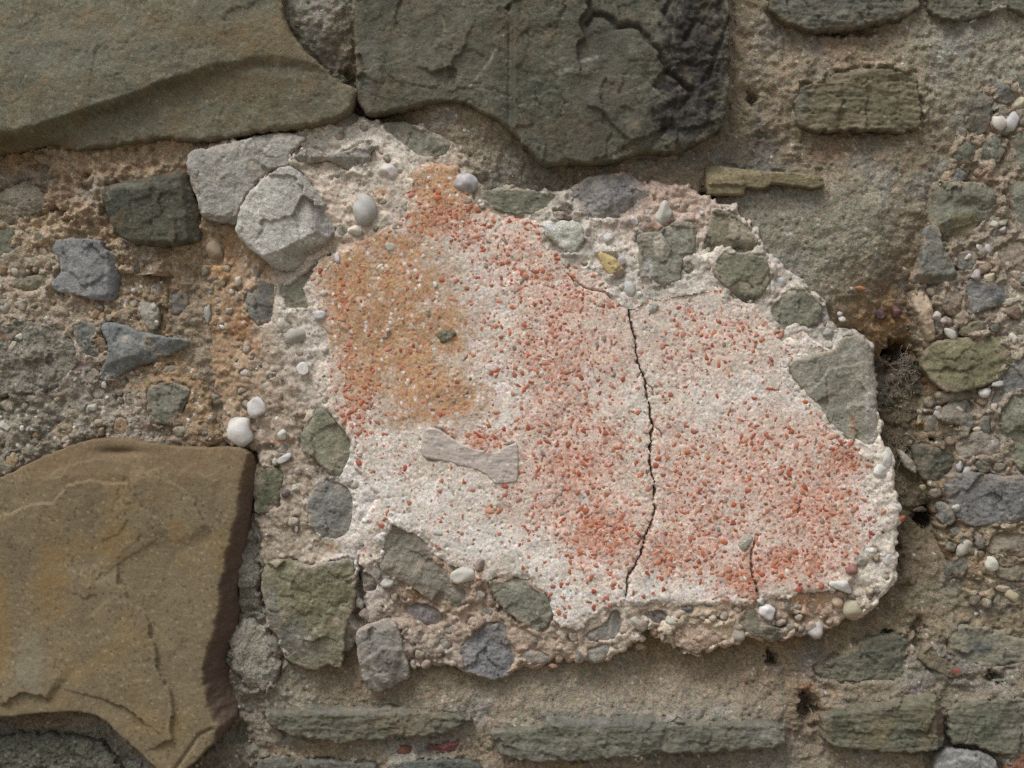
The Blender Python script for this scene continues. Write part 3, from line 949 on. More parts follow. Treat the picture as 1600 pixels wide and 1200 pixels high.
c_([(370, 1105, -22, .9), (355, 1180, -20, .8), (1260, 1135, -24, .8), (1100, 1195, -8, .7), (1480, 1150, -18, .6), (360, 900, -24, .8)], DRK)
c_([(1272, 1082, 4, .6), (20, 240, -16, .9)], OCH)
HOLES = [(130, 292, 10, 8, -16), (92, 330, 14, 5, -14), (110, 345, 12, 5, -14), (60, 262, 14, 6, -12), (135, 275, 8, 9, -14), (178, 290, 6, 14, -10), (1390, 600, 14, 40, -14), (1405, 860, 14, 30, -16), (1412, 545, 16, 13, -55), (1400, 552, 10, 8, -40), (1456, 812, 14, 15, -60), (1263, 1108, 13, 22, -50), (545, 122, 8, 10, -18), (1206, 1036, 7, 7, -35), (1210, 1028, 5, 8, -20), (1393, 995, 7, 10, -26), (1437, 978, 9, 14, -18), (1434, 1000, 6, 16, -16), (1418, 920, 14, 7, -12), (1175, 155, 7, 9, -22), (1362, 27, 10, 7, -20), (1552, 1058, 13, 6, -24), (1190, 210, 12, 4, -9), (1103, 305, 10, 6, -25), (1098, 312, 8, 5, -20), (375, 1150, 12, 20, -14), (1370, 640, 10, 60, -14), (1345, 520, 12, 6, -12), (1340, 205, 60, 5, -6), (1330, 50, 60, 6, -10), (40, 228, 40, 8, -18), (372, 704, 20, 8, -16)]
MARK = [(1500, 985, 25, 7, (84, 84, 82), .6), (1180, 230, 40, 18, (98, 90, 82), .6), (1290, 240, 26, 14, (124, 96, 80), .5), (1262, 1075, 18, 9, (146, 112, 76), .7), (1400, 495, 40, 14, (126, 98, 56), .7), (255, 250, 26, 14, (120, 104, 80), .5), (215, 262, 20, 8, (120, 84, 66), .5), (845, 1122, 14, 5, (78, 76, 74), .8), (880, 1114, 26, 5, (92, 90, 86), .7), (1200, 20, 20, 30, (122, 112, 92), .5), (30, 250, 30, 9, (132, 98, 62), .6), (470, 1172, 60, 12, (118, 104, 78), .6), (1425, 470, 12, 10, (122, 94, 50), .6), (1500, 935, 30, 20, (112, 108, 90), .6), (1450, 930, 30, 25, (106, 104, 86), .5), (1385, 480, 20, 12, (120, 92, 60), .5)]


def mortar_h(X, Y):
    v = ctrl(B, X, Y)
    H, R = v[..., 0].copy(), v[..., 1]
    for (x, y, rx, ry, a) in HOLES:
        wx = 11 * fbm(X, Y, 13, 3, 41, .6)
        H += a * np.exp(-(((X - x + wx) / rx) ** 2 + ((Y - y + wx) / ry) ** 2) ** 1.5)
    w1, _ = worley(X + 6 * fbm(X, Y, 30, 2, 1), Y + 6 * fbm(X, Y, 30, 2, 2), 22, 3)
    w2, _ = worley(X, Y, 9, 4)
    H += R * (13 * fbm(X, Y, 70, 4, 5, .55) + 9 * (0.5 - w1) + 4 * (0.5 - w2) + 5 * fbm(X, Y, 13, 3, 6, .6))
    H += 1.7 * fbm(X, Y, 26, 3, 7) + 0.9 * fbm(X, Y, 5, 2, 8, .7)
    # pits where sand has washed out
    p, pv = worley(X, Y, 16, 9)
    H -= 4.0 * np.exp(-(p / 0.14) ** 2) * (pv > 0.72)
    return H, v[..., 2:]


def mortar_hf(X, Y, d):
    H, _ = mortar_h(X, Y)
    return carve(('stone_wall',), H, X, Y)


def mortar_cf(X, Y, d, H):
    C = ctrl(B, X, Y)[..., 2:].astype(np.float64)
    a = fbm(X, Y, 80, 5, 101, .6)[..., None]
    C = C * (1 + 0.26 * a) + 0.02 * np.maximum(-a, 0) * np.array([.9, .7, .4])
    gq = (0.6 * sstep(0.0, 0.5, fbm(X - 900, Y, 110, 4, 121, .6)))[..., None]
    gm = C.mean(-1, keepdims=True)
    C = C * (1 - gq) + gm * np.array([1.05, 1.03, .95]) * gq
    for (x, y, rx, ry, k, am) in MARK:
        g = np.exp(-(((X - x) / rx) ** 2 + ((Y - y) / ry) ** 2) + 0.9 * fbm(X, Y, 18, 4, 171, .6))
        g = (am * sstep(0.25, 0.75, g))[..., None]
        C = C * (1 - g) + lin(k) * g
    # washed pale lime and darker stained patches
    b = sstep(0.2, 0.7, fbm(X + 500, Y, 45, 5, 111, .65))[..., None] * 0.35
    C = C * (1 - b) + (C * 1.25 + 0.03) * b
    w_, wv = worley(X, Y, 4.5, 12)
    C = C * (0.86 + 0.28 * wv)[..., None]
    g = ((wv > 0.965) & (w_ < 0.4))[..., None]
    C = np.where(g, lin((176, 170, 158)), C)
    return C


S1P = CARVE[0][1]
S2P = CARVE[1][1]
S15P = [c for c in CARVE if len(c[1]) == 74][0][1] if any(len(c[1]) == 74 for c in CARVE) else CARVE[7][1]
FR_OUT = [(300, 236), (340, 222), (420, 206), (470, 205), (512, 192), (560, 182), (600, 188), (660, 196), (706, 222), (722, 238), (735, 262), (750, 293), (800, 292), (868, 298), (886, 292), (925, 274), (985, 268), (1005, 282), (1030, 288), (1075, 288), (1112, 312), (1150, 318), (1172, 345), (1190, 378), (1215, 405), (1240, 425), (1268, 455), (1282, 468), (1300, 500), (1335, 516), (1360, 530), (1370, 570), (1373, 640), (1377, 695), (1392, 706), (1396, 760), (1408, 796), (1403, 840), (1400, 880), (1396, 915), (1372, 940), (1352, 965), (1322, 970), (1290, 985), (1262, 994), (1225, 1002), (1190, 1000), (1160, 1002), (1130, 1016), (1092, 1022), (1056, 1010), (1020, 1002), (985, 1006), (950, 1034), (905, 1034), (865, 1034), (830, 1046), (795, 1058), (742, 1058), (690, 1040), (645, 1048), (605, 1072), (572, 1062), (556, 1010), (540, 1020), (500, 1044), (445, 1030), (420, 990), (408, 930), (408, 885), (402, 840), (396, 800), (392, 735), (404, 704), (372, 704), (350, 690), (338, 640), (326, 580), (318, 520), (314, 470), (310, 420), (318, 375), (306, 320), (292, 270)]
RIGHT_OUT = [(1446, 372), (1460, 290), (1478, 250), (1496, 190), (1508, 150), (1545, 132), (1600, 118), (1720, 100), (1720, 900), (1640, 895), (1600, 880), (1570, 900), (1545, 960), (1520, 940), (1490, 905), (1480, 870), (1468, 822), (1462, 780), (1440, 700), (1446, 650), (1456, 600), (1438, 540), (1424, 480), (1428, 430)]
LEFT_OUT = [(-220, 335), (0, 342), (36, 348), (60, 360), (110, 362), (160, 366), (200, 388), (260, 392), (305, 386), (312, 420), (306, 470), (300, 520), (312, 560), (322, 600), (336, 650), (352, 690), (320, 706), (225, 698), (150, 690), (110, 698), (60, 720), (0, 752), (-220, 850)]
patch('mortar_bed', [(-215, -170), (1715, -170), (1715, 1255), (-215, 1255)], mortar_hf, mortar_cf, M['mortar'], WALL, 2.15, -130, 0, 10, 0.0, 0.0,
      cull=((S1P, 16), (S2P, 16), (CARVE[7][1], 16), (FR_OUT, 40), (LEFT_OUT, 40), (RIGHT_OUT, 40)))
# the masonry core the bed lies on, down to the ground and beyond the picture
def core():
    import bmesh
    bm = bmesh.new()
    n = 60
    xs = np.linspace(-2.2, 2.2, n)
    zs = np.linspace(-0.1, 2.5, n)
    g = [[bm.verts.new((x, 0.066 + 0.006 * math.sin(x * 9 + z * 5) + 0.004 * math.sin(z * 17 - x * 4), z)) for x in xs] for z in zs]
    for i in range(n - 1):
        for j in range(n - 1):
            bm.faces.new((g[i][j], g[i][j + 1], g[i + 1][j + 1], g[i + 1][j]))
    r = bmesh.ops.extrude_face_region(bm, geom=bm.faces[:])
    bmesh.ops.translate(bm, verts=[v for v in r['geom'] if isinstance(v, bmesh.types.BMVert)], vec=(0, 0.5, 0))
    bmesh.ops.recalc_face_normals(bm, faces=bm.faces[:])
    me = bpy.data.meshes.new('wall_core')
    bm.to_mesh(me)
    bm.free()
    a = me.color_attributes.new('Col', 'FLOAT_COLOR', 'POINT')
    c4 = np.tile(np.append(lin((108, 98, 80)), 1).astype(np.float32), (len(me.vertices), 1))
    a.data.foreach_set('color', c4.ravel())
    link('wall_core', me, M['mortar'], WALL)


core()


# ------------------------------------------------------------------ small broken rubble packed between the larger stones
def rubble(parent, out, n, seed, cols, rmin, rmax, avoid=(), band=None, hcf=None, rise=(1.0, 6.0)):
    q = np.random.RandomState(seed)
    out = np.asarray(out, float)
    mn, mx = np.maximum(out.min(0), (-30, -30)), np.minimum(out.max(0), (1630, 1230))
    N = n * 60
    R_ = rmin + (rmax - rmin) * q.rand(N) ** 1.6
    if band is not None:
        bb = np.asarray(band, float)[q.randint(len(band), size=N)]
        XX, YY = bb[:, 0] + q.randn(N) * bb[:, 2], bb[:, 1] + q.randn(N) * bb[:, 2]
    else:
        XX, YY = q.uniform(mn[0], mx[0], N), q.uniform(mn[1], mx[1], N)
    ok_ = sdf(out, XX, YY) > R_ * 0.35
    XX, YY, R_ = XX[ok_], YY[ok_], R_[ok_]
    ok_ = (near_any(list(avoid), XX, YY, 20) < -R_ * 0.8) & (near_any([c[1] for c in CARVE], XX, YY, 20) < -R_ * 0.75)
    XX, YY, R_ = XX[ok_], YY[ok_], R_[ok_]
    done = []
    for x, y, r in zip(XX, YY, R_):
        if len(done) >= n:
            break
        if any((x - u) ** 2 + (y - v) ** 2 < (0.95 * (r + s)) ** 2 for u, v, s in done):
            continue
        X1, Y1 = np.array([x], np.float32), np.array([y], np.float32)
        done.append((x, y, r))
        k = q.randint(5, 8)
        an = np.sort((np.arange(k) + q.uniform(-.32, .32, k)) * 2 * np.pi / k)
        th, asp = q.rand() * 3.14, q.uniform(.72, 1.0)
        px, py = r * q.uniform(.8, 1.15, k) * np.cos(an), r * asp * q.uniform(.8, 1.15, k) * np.sin(an)
        pl = np.stack([x + px * math.cos(th) - py * math.sin(th), y + px * math.sin(th) + py * math.cos(th)], 1)
        h = float(hcf(X1, Y1)[0]) + q.uniform(*rise)
        cc = np.array(cols[q.randint(len(cols))], float) * q.uniform(.9, 1.08)
        stone(parent, pl, h, [tuple(cc), tuple(cc * .86)], 'stone', None, fac=(4, .42), rnd=3.2, amp=1.5, res=2.0, jag=1.5, smear=tuple(cols[0]), back=h - 22)

# ================================================================== RUBBLE CONCRETE, LEFT
SM = (150, 134, 112)
stone(LEFT, [(73, 376), (88, 372), (154, 373), (166, 394), (183, 396), (187, 429), (183, 445), (181, 468), (165, 473), (135, 465), (112, 459), (90, 457), (77, 447), (90, 432), (94, 421), (92, 402), (81, 390)], 17, [(136, 136, 135), (112, 113, 114), (160, 160, 158)], 'stone', 'pale grey speckled stone, largest in the left lump', fac=(0, 0), cuts=((167, 420, 1, 0, .8), (100, 385, -1, -.8, .4), (130, 462, .1, 1, .5)), rnd=4, amp=1.8, spots=[(178, 440, 8, 40, (92, 92, 92), .7)])
stone(LEFT, [(-80, 350), (0, 344), (10, 346), (31, 367), (31, 388), (19, 398), (0, 404), (-80, 420)], 10, [(112, 112, 94), (98, 100, 84)], 'stone', rnd=6, smear=SM)
stone(LEFT, [(19, 448), (37, 433), (73, 425), (77, 433), (77, 447), (62, 453), (21, 453)], 7, [(112, 110, 88), (98, 98, 80)], 'stone', rnd=4, smear=SM)
stone(LEFT, [(114, 507), (129, 501), (156, 507), (154, 522), (146, 530), (150, 547), (158, 561), (144, 559), (123, 549), (116, 530)], 7, [(98, 102, 98), (86, 90, 88)], 'stone', rnd=3, fac=(3, .12), smear=SM)
stone(LEFT, [(156, 511), (163, 503), (188, 505), (208, 515), (250, 526), (294, 530), (294, 541), (260, 555), (235, 565), (208, 574), (177, 592), (158, 598), (152, 588), (165, 567), (169, 538), (163, 526)], 16, [(118, 122, 120), (104, 108, 107), (134, 136, 130)], 'stone', 'blue grey boot shaped stone with cream patches', rnd=4, amp=1.6, fac=(0, 0), cuts=((230, 545, .35, 1, .45), (190, 512, 0, -1, .4)), spots=[(232, 537, 8, 16, (168, 160, 138), .8), (196, 528, 9, 7, (158, 150, 132), .7), (215, 545, 16, 9, (140, 142, 134), .5)])
stone(LEFT, [(146, 532), (156, 524), (167, 536), (165, 555), (154, 548)], 12, [(126, 106, 84), (112, 94, 76)], 'stone', rnd=3, res=1.5)
stone(LEFT, [(227, 611), (240, 599), (271, 597), (292, 605), (298, 613), (290, 630), (277, 651), (273, 665), (246, 663), (231, 651)], 8, [(114, 114, 99), (102, 103, 90)], 'stone', rnd=4, fac=(3, .12), smear=SM)
stone(LEFT, [(213, 478), (225, 460), (243, 472), (250, 500), (240, 520), (222, 508)], 9, [(150, 146, 134), (136, 130, 118)], 'stone', rnd=4)
stone(LEFT, [(255, 455), (280, 448), (296, 468), (286, 490), (265, 492)], 6, [(112, 108, 104), (98, 96, 94)], 'stone', rnd=4, smear=SM)
stone(LEFT, [(200, 405), (212, 398), (223, 408), (218, 425), (205, 424)], 6, [(98, 96, 86), (90, 88, 80)], 'stone', rnd=3, res=1.6)
stone(LEFT, [(-120, 508), (20, 498), (70, 506), (96, 516), (108, 531), (121, 552), (119, 575), (106, 592), (88, 606), (60, 614), (-120, 625)], 12, [(124, 119, 106), (110, 106, 94), (140, 134, 120)], 'mortar', rnd=7, amp=5.5, jag=5, fac=(0, 0), name='mortar_lump', label='rough grey mortar lump at the left edge')
stone(LEFT, [(-60, 508), (0, 505), (22, 513), (26, 530), (10, 540), (-60, 545)], 15, [(118, 92, 74), (108, 88, 72)], 'stone', rnd=5)
for a in [(8, 666, 11, 9, 10, (188, 184, 172)), (144, 637, 9, 8, 8, (160, 160, 148)), (31, 526, 6, 6, 17, (170, 164, 148)), (20, 541, 10, 7, 15, (158, 150, 134)), (162, 601, 6, 5, 10, (180, 176, 164)), (48, 516, 8, 9, 13, (132, 128, 122)), (216, 640, 8, 8, 8, (150, 140, 124)), (18, 636, 7, 7, 8, (150, 145, 124)), (155, 660, 8, 7, 6, (138, 130, 112)), (40, 470, 14, 8, 9, (152, 142, 122)), (100, 487, 12, 10, 9, (146, 134, 118)), (150, 488, 12, 9, 9, (150, 124, 92)), (180, 492, 7, 6, 9, (168, 140, 104)), (8, 480, 9, 12, 9, (160, 156, 146)), (45, 410, 16, 9, 9, (158, 146, 130)), (70, 408, 10, 12, 10, (164, 146, 128)), (25, 425, 9, 7, 9, (160, 152, 138)), (240, 480, 6, 6, 12, (172, 168, 156)), (245, 505, 6, 5, 11, (180, 176, 164)), (215, 630, 10, 6, 6, (146, 138, 120)), (290, 405, 10, 8, 4, (150, 122, 82)), (255, 420, 12, 8, 5, (134, 110, 74)), (190, 700, 6, 4, 6, (160, 152, 136)), (104, 693, 9, 5, 8, (160, 146, 128)), (26, 715, 9, 6, 4, (120, 118, 92))]:
    pebble(LEFT, *a[:6], ang=.35, rot=random.Random(a[0]).uniform(-60, 60))

LC = []


def lc(rows, col):
    for (x, y, h, r) in rows:
        LC.append((x, y, h, r) + tuple(lin(col)))


lc([(20, 425, 4, .7), (60, 410, 5, .7), (60, 475, 3, .6), (20, 475, 3, .7), (130, 488, 2, .7), (-150, 450, 4, .8)], (150, 136, 116))
lc([(200, 450, 2, .8), (200, 490, 4, .7), (235, 440, 0, .9), (190, 400, -4, .9)], (140, 124, 100))
lc([(250, 400, -8, 1), (290, 420, -8, 1), (295, 470, -8, 1), (290, 505, -12, .9), (300, 395, -16, .9)], (124, 100, 66))
lc([(250, 580, 4, .5), (280, 575, 4, .5), (300, 590, -4, .7), (215, 590, -6, .5)], (140, 116, 86))
lc([(190, 610, -2, .4), (180, 640, 1, .5), (200, 655, 2, .6), (140, 580, 5, .7), (135, 610, 4, .7)], (142, 132, 120))
lc([(320, 640, 2, .8), (310, 670, 0, .9), (300, 640, 6, .8)], (142, 118, 90))
lc([(60, 650, 4, 1.1), (20, 690, 2, 1.1), (110, 650, 3, 1.1), (100, 680, 2, 1.1), (180, 675, 0, 1), (260, 685, 0, 1), (-150, 650, 4, 1.1), (-100, 760, 2, 1)], (122, 116, 102))


def matrix_hf(table, names, extra_noise=1.0, holes=(), sd=0, culls=()):
    def hf(X, Y, d):
        v = ctrl(table, X, Y, 34)
        H, R = v[..., 0].copy(), v[..., 1] * extra_noise
        w1, wv = worley(X + 5 * fbm(X, Y, 26, 2, 1 + sd), Y + 5 * fbm(X, Y, 26, 2, 2 + sd), 26, 3 + sd)
        w2, _ = worley(X, Y, 10, 4 + sd)
        H += R * (10 * fbm(X, Y, 60, 4, 5 + sd, .55) + (5 + 7 * wv) * (0.5 - w1) + 4.5 * (0.5 - w2) + 4 * fbm(X, Y, 12, 3, 6 + sd, .6))
        H += 1.2 * fbm(X, Y, 22, 3, 7 + sd) + 0.8 * fbm(X, Y, 5, 2, 8 + sd, .7)
        p, pv = worley(X, Y, 15, 9 + sd)
        H -= 4.0 * np.exp(-(p / 0.15) ** 2) * (pv > 0.7)
        for (x, y, rx, ry, a) in holes:
            wx = 4 * fbm(X, Y, 14, 2, 41)
            H += a * np.exp(-(((X - x + wx) / rx) ** 2 + ((Y - y + wx) / ry) ** 2) ** 1.5)
        H = carve(names, H, X, Y, 8)
        q = np.clip(1 - d / 9, 0, 1)
        return H - 8 * q * q
    return hf


def matrix_cf(table, sd=0, marks=(), white=0.96):
    def cf(X, Y, d, H):
        C = ctrl(table, X, Y, 34)[..., 2:].astype(np.float64)
        a = fbm(X, Y, 60, 5, 101 + sd, .62)[..., None]
        C = C * (1 + 0.26 * a) + 0.03 * np.maximum(-a, 0) * np.array([1.0, .7, .35])
        for (x, y, rx, ry, k, am) in marks:
            g = np.exp(-(((X - x) / rx) ** 2 + ((Y - y) / ry) ** 2) + 0.9 * fbm(X, Y, 18, 4, 171 + sd, .6))
            g = (am * sstep(0.25, 0.75, g))[..., None]
            C = C * (1 - g) + lin(k) * g
        b = sstep(0.15, 0.6, fbm(X + 500, Y, 30, 5, 111 + sd, .65))[..., None] * 0.4
        C = C * (1 - b) + (C * 1.2 + 0.05) * b
        w1, wv1 = worley(X + 5 * fbm(X, Y, 26, 2, 1 + sd), Y + 5 * fbm(X, Y, 26, 2, 2 + sd), 26, 3 + sd)
        C = C * (0.88 + 0.24 * wv1)[..., None]
        w_, wv = worley(X, Y, 4.5, 12 + sd)
        C = C * (0.86 + 0.28 * wv)[..., None]
        C = np.where(((wv > white) & (w_ < 0.45))[..., None], lin((186, 180, 170)), C)
        return C
    return cf


rubble(LEFT, LEFT_OUT, 50, 21, [(150, 134, 112), (146, 138, 124), (160, 150, 134), (128, 124, 112), (116, 114, 100), (140, 116, 86), (134, 126, 116)], 7, 16, hcf=lambda X, Y: ctrl(LC, X, Y, 34)[..., 0])
LMARK = [(285, 480, 20, 40, (136, 104, 60), .6), (245, 418, 40, 14, (128, 100, 58), .6), (30, 440, 30, 12, (164, 150, 134), .6), (120, 590, 14, 22, (166, 160, 152), .6), (150, 490, 22, 9, (146, 112, 74), .6), (230, 600, 40, 8, (134, 108, 74), .6)]
patch('concrete_matrix', LEFT_OUT, matrix_hf(LC, (LEFT.name,), 1.0, ((312, 520, 7, 26, -30), (320, 395, 12, 10, -16), (318, 410, 8, 5, -14), (185, 665, 8, 4, -14)), 20), matrix_cf(LC, 20, LMARK), M['mortar'], LEFT, 2.0, -50, 6, 16, 2.0, 0.0)

# ================================================================== RUBBLE CONCRETE, RIGHT
SR = (142, 124, 104)
G1, G2 = [(108, 109, 94), (92, 94, 82), (126, 126, 112)], [(100, 100, 88), (86, 87, 78)]
for (pl, h, c, lab, kw) in [
    ([(1512, 163), (1517, 149), (1533, 146), (1550, 155), (1549, 176), (1544, 199), (1529, 207), (1515, 202)], 14, [(98, 98, 90), (84, 82, 72)], None, {}),
    ([(1554, 134), (1567, 128), (1579, 138), (1583, 157), (1567, 159), (1556, 153)], 12, [(104, 104, 98), (92, 92, 88)], None, {}),
    ([(1586, 120), (1640, 100), (1660, 130), (1640, 150), (1600, 148)], 10, G2, None, {}),
    ([(1494, 238), (1504, 224), (1517, 222), (1524, 234), (1521, 251), (1512, 256), (1496, 253)], 12, [(98, 99, 86), (86, 88, 76)], None, {}),
    ([(1533, 234), (1544, 217), (1558, 213), (1571, 224), (1569, 238), (1556, 255), (1533, 253)], 13, [(106, 108, 96), (92, 94, 84)], None, {'spots': [(1549, 234, 5, 12, (158, 156, 140), .8)]}),
    ([(1577, 222), (1600, 213), (1700, 208), (1700, 262), (1600, 264), (1581, 278), (1567, 288), (1558, 292), (1544, 290), (1543, 272), (1558, 259), (1569, 240)], 13, G1, None, {}),
    ([(1560, 307), (1571, 286), (1583, 276), (1600, 271), (1710, 268), (1710, 362), (1600, 370), (1594, 367), (1583, 355), (1573, 338), (1565, 328)], 17, [(116, 117, 102), (102, 104, 90)], 'rounded grey green stone cut by the right edge, upper', {}),
    ([(1465, 297), (1471, 290), (1504, 290), (1533, 295), (1558, 305), (1556, 322), (1546, 342), (1533, 359), (1517, 370), (1494, 374), (1479, 365), (1467, 355), (1462, 328)], 17, [(110, 111, 94), (98, 98, 84), (126, 126, 122)], 'round green stone with a broken olive hollow', {'spots': [(1512, 345, 22, 18, (112, 108, 70), .7)], 'extra': lambda H, X, Y, d: H - 8 * np.exp(-(((X - 1515) / 26) ** 2 + ((Y - 320) / 9) ** 2)) - 5 * np.exp(-(((X - 1520) / 20) ** 2 + ((Y - 345) / 16) ** 2))}),
    ([(1480, 275), (1495, 262), (1510, 268), (1511, 280), (1485, 285)], 9, [(100, 103, 102), (88, 90, 88)], None, {}),
    ([(1448, 367), (1454, 360), (1467, 360), (1470, 383), (1483, 406), (1490, 419), (1485, 440), (1462, 437), (1433, 435), (1433, 427), (1444, 410), (1446, 387)], 14, [(112, 114, 108), (98, 100, 92)], 'grey bottle shaped stone beside the gap', {'cuts': ((1460, 428, 0, 1, .8),), 'fac': (0, 0), 'spots': [(1460, 434, 30, 6, (102, 94, 62), .6)]}),
    ([(1431, 467), (1440, 452), (1452, 467), (1458, 483), (1460, 504), (1462, 525), (1452, 527), (1442, 502), (1433, 483)], 9, [(186, 166, 140), (172, 150, 124)], 'cream tooth shaped pebble beside the dark gap', {'style': 'pebble', 'rnd': 7, 'amp': .8}),
    ([(1510, 454), (1517, 440), (1546, 442), (1573, 440), (1590, 452), (1588, 469), (1550, 477), (1517, 490), (1510, 475)], 12, [(116, 118, 116), (84, 86, 86), (140, 140, 136)], None, {}),
    ([(1502, 517), (1510, 506), (1533, 500), (1542, 515), (1525, 519), (1510, 525)], 9, [(104, 102, 80), (92, 92, 76)], None, {}),
    ([(1460, 558), (1477, 537), (1504, 534), (1535, 531), (1567, 531), (1586, 552), (1583, 567), (1567, 579), (1552, 592), (1527, 601), (1494, 607), (1475, 595), (1460, 572)], 20, [(108, 105, 76), (96, 95, 70), (120, 116, 88)], 'large olive green stone of the right lump', {'amp': 2.6, 'flakes': [([(1470, 560), (1495, 560), (1510, 545), (1530, 548)], 3, 30)]}),
    ([(1586, 570), (1600, 552), (1700, 540), (1700, 615), (1600, 613), (1578, 625), (1560, 634), (1556, 605), (1565, 585)], 17, [(112, 112, 108), (98, 98, 94)], None, {}),
    ([(1569, 639), (1579, 624), (1600, 620), (1700, 620), (1700, 735), (1600, 727), (1596, 720), (1579, 704), (1571, 685), (1566, 660)], 20, [(116, 118, 101), (100, 104, 88)], 'stepped grey green stone cut by the right edge, lower', {'flakes': [([(1570, 680), (1590, 672), (1620, 680)], 6, 40), ([(1585, 640), (1586, 670)], 4, 30)]}),
    ([(1500, 748), (1529, 744), (1558, 750), (1600, 750), (1710, 750), (1710, 815), (1600, 810), (1558, 816), (1529, 817), (1508, 803), (1500, 790), (1498, 765)], 16, [(114, 114, 113), (98, 98, 98), (132, 132, 130)], 'flat grey stone below the right lump', {'amp': 3}),
    ([(1527, 728), (1535, 715), (1545, 722), (1547, 735), (1535, 741)], 11, [(98, 98, 86), (88, 88, 78)], None, {}),
    ([(1475, 640), (1500, 620), (1520, 640), (1516, 662), (1490, 662), (1475, 655)], 4, [(118, 117, 106), (104, 103, 94)], None, {}),
    ([(1498, 650), (1510, 645), (1524, 655), (1520, 668), (1505, 668)], 7, [(104, 106, 100), (94, 96, 92)], None, {}),
    ([(1532, 650), (1543, 642), (1548, 665), (1545, 678), (1534, 672)], 8, [(100, 101, 92), (90, 92, 84)], None, {}),
    ([(1425, 700), (1450, 686), (1480, 700), (1500, 715), (1496, 745), (1470, 760), (1440, 748)], -22, [(94, 94, 80), (80, 81, 70)], None, {'rnd': 9, 'amp': 3}),
    ([(1401, 700), (1412, 706), (1432, 725), (1435, 739), (1428, 739), (1412, 724)], -18, [(168, 164, 150), (152, 150, 134)], 'pale splinter standing in the dark gap', {}),
    ([(1469, 790), (1479, 788), (1496, 809), (1485, 821), (1471, 815)], 4, [(118, 120, 114), (104, 106, 100)], None, {}),
    ([(1477, 893), (1492, 870), (1515, 866), (1518, 888), (1507, 900), (1480, 906)], 0, [(100, 100, 91), (86, 86, 80)], None, {}),
    ([(1480, 905), (1507, 900), (1530, 905), (1560, 918), (1540, 930), (1510, 925)], -4, [(116, 102, 74), (100, 92, 72)], None, {'style': 'slate', 'layers': 2}),
    ([(1522, 832), (1536, 835), (1539, 858), (1530, 856)], 6, [(110, 106, 106), (96, 94, 96)], None, {}),
    ([(1535, 898), (1552, 896), (1600, 914), (1640, 930), (1600, 928), (1560, 914)], 2, [(100, 98, 88), (90, 88, 80)], None, {}),
    ([(1502, 690), (1530, 676), (1556, 684), (1562, 708), (1540, 714), (1526, 712), (1508, 716)], 8, [(138, 128, 116), (122, 116, 106)], None, {}),
    ([(1512, 836), (1524, 862), (1520, 868), (1497, 842)], 4, [(112, 108, 98), (100, 98, 90)], None, {}),
    ([(1545, 836), (1580, 832), (1620, 838), (1622, 866), (1572, 868), (1550, 860)], 9, [(132, 122, 104), (120, 112, 98)], 'broad dull tan stone under the flat grey one at the right edge', {'style': 'slate', 'layers': 1.6}),
    ([(1560, 384), (1590, 378), (1625, 384), (1622, 420), (1585, 424), (1562, 414)], 10, [(140, 126, 110), (124, 114, 100)], None, {}),
    ([(1496, 398), (1520, 392), (1530, 408), (1512, 424), (1498, 416)], 8, [(104, 106, 100), (94, 96, 92)], None, {}),
    ([(1470, 462), (1494, 446), (1504, 468), (1500, 492), (1482, 488)], 8, [(128, 116, 102), (114, 106, 94)], None, {}),
    ([(1560, 560), (1570, 552), (1580, 560), (1574, 570)], 12, [(118, 118, 110), (104, 104, 98)], None, {}),
    ([(1468, 612), (1490, 612), (1512, 606), (1528, 612), (1520, 628), (1496, 622), (1474, 632)], 4, [(112, 108, 92), (100, 98, 84)], None, {}),
    ([(1548, 880), (1575, 885), (1625, 882), (1625, 912), (1590, 906), (1562, 900)], 6, [(126, 118, 100), (112, 106, 92)], None, {}),
    ([(1540, 820), (1556, 818), (1572, 826), (1562, 831), (1545, 828)], 8, [(100, 102, 98), (90, 92, 90)], None, {}),
]:
    kk = dict(rnd=4, amp=2.2, res=1.8, smear=SR, fac=(5, .38), jag=1.9)
    m_ = np.mean(pl, 0)
    pl = [tuple(m_ + (np.array(p_) - m_) * (1.2 if h > 0 else 1.0)) for p_ in pl]
    kk.update(kw)
    st = kk.pop('style', 'stone')
    stone(RIGHT, pl, h, c, st, lab, **kk)
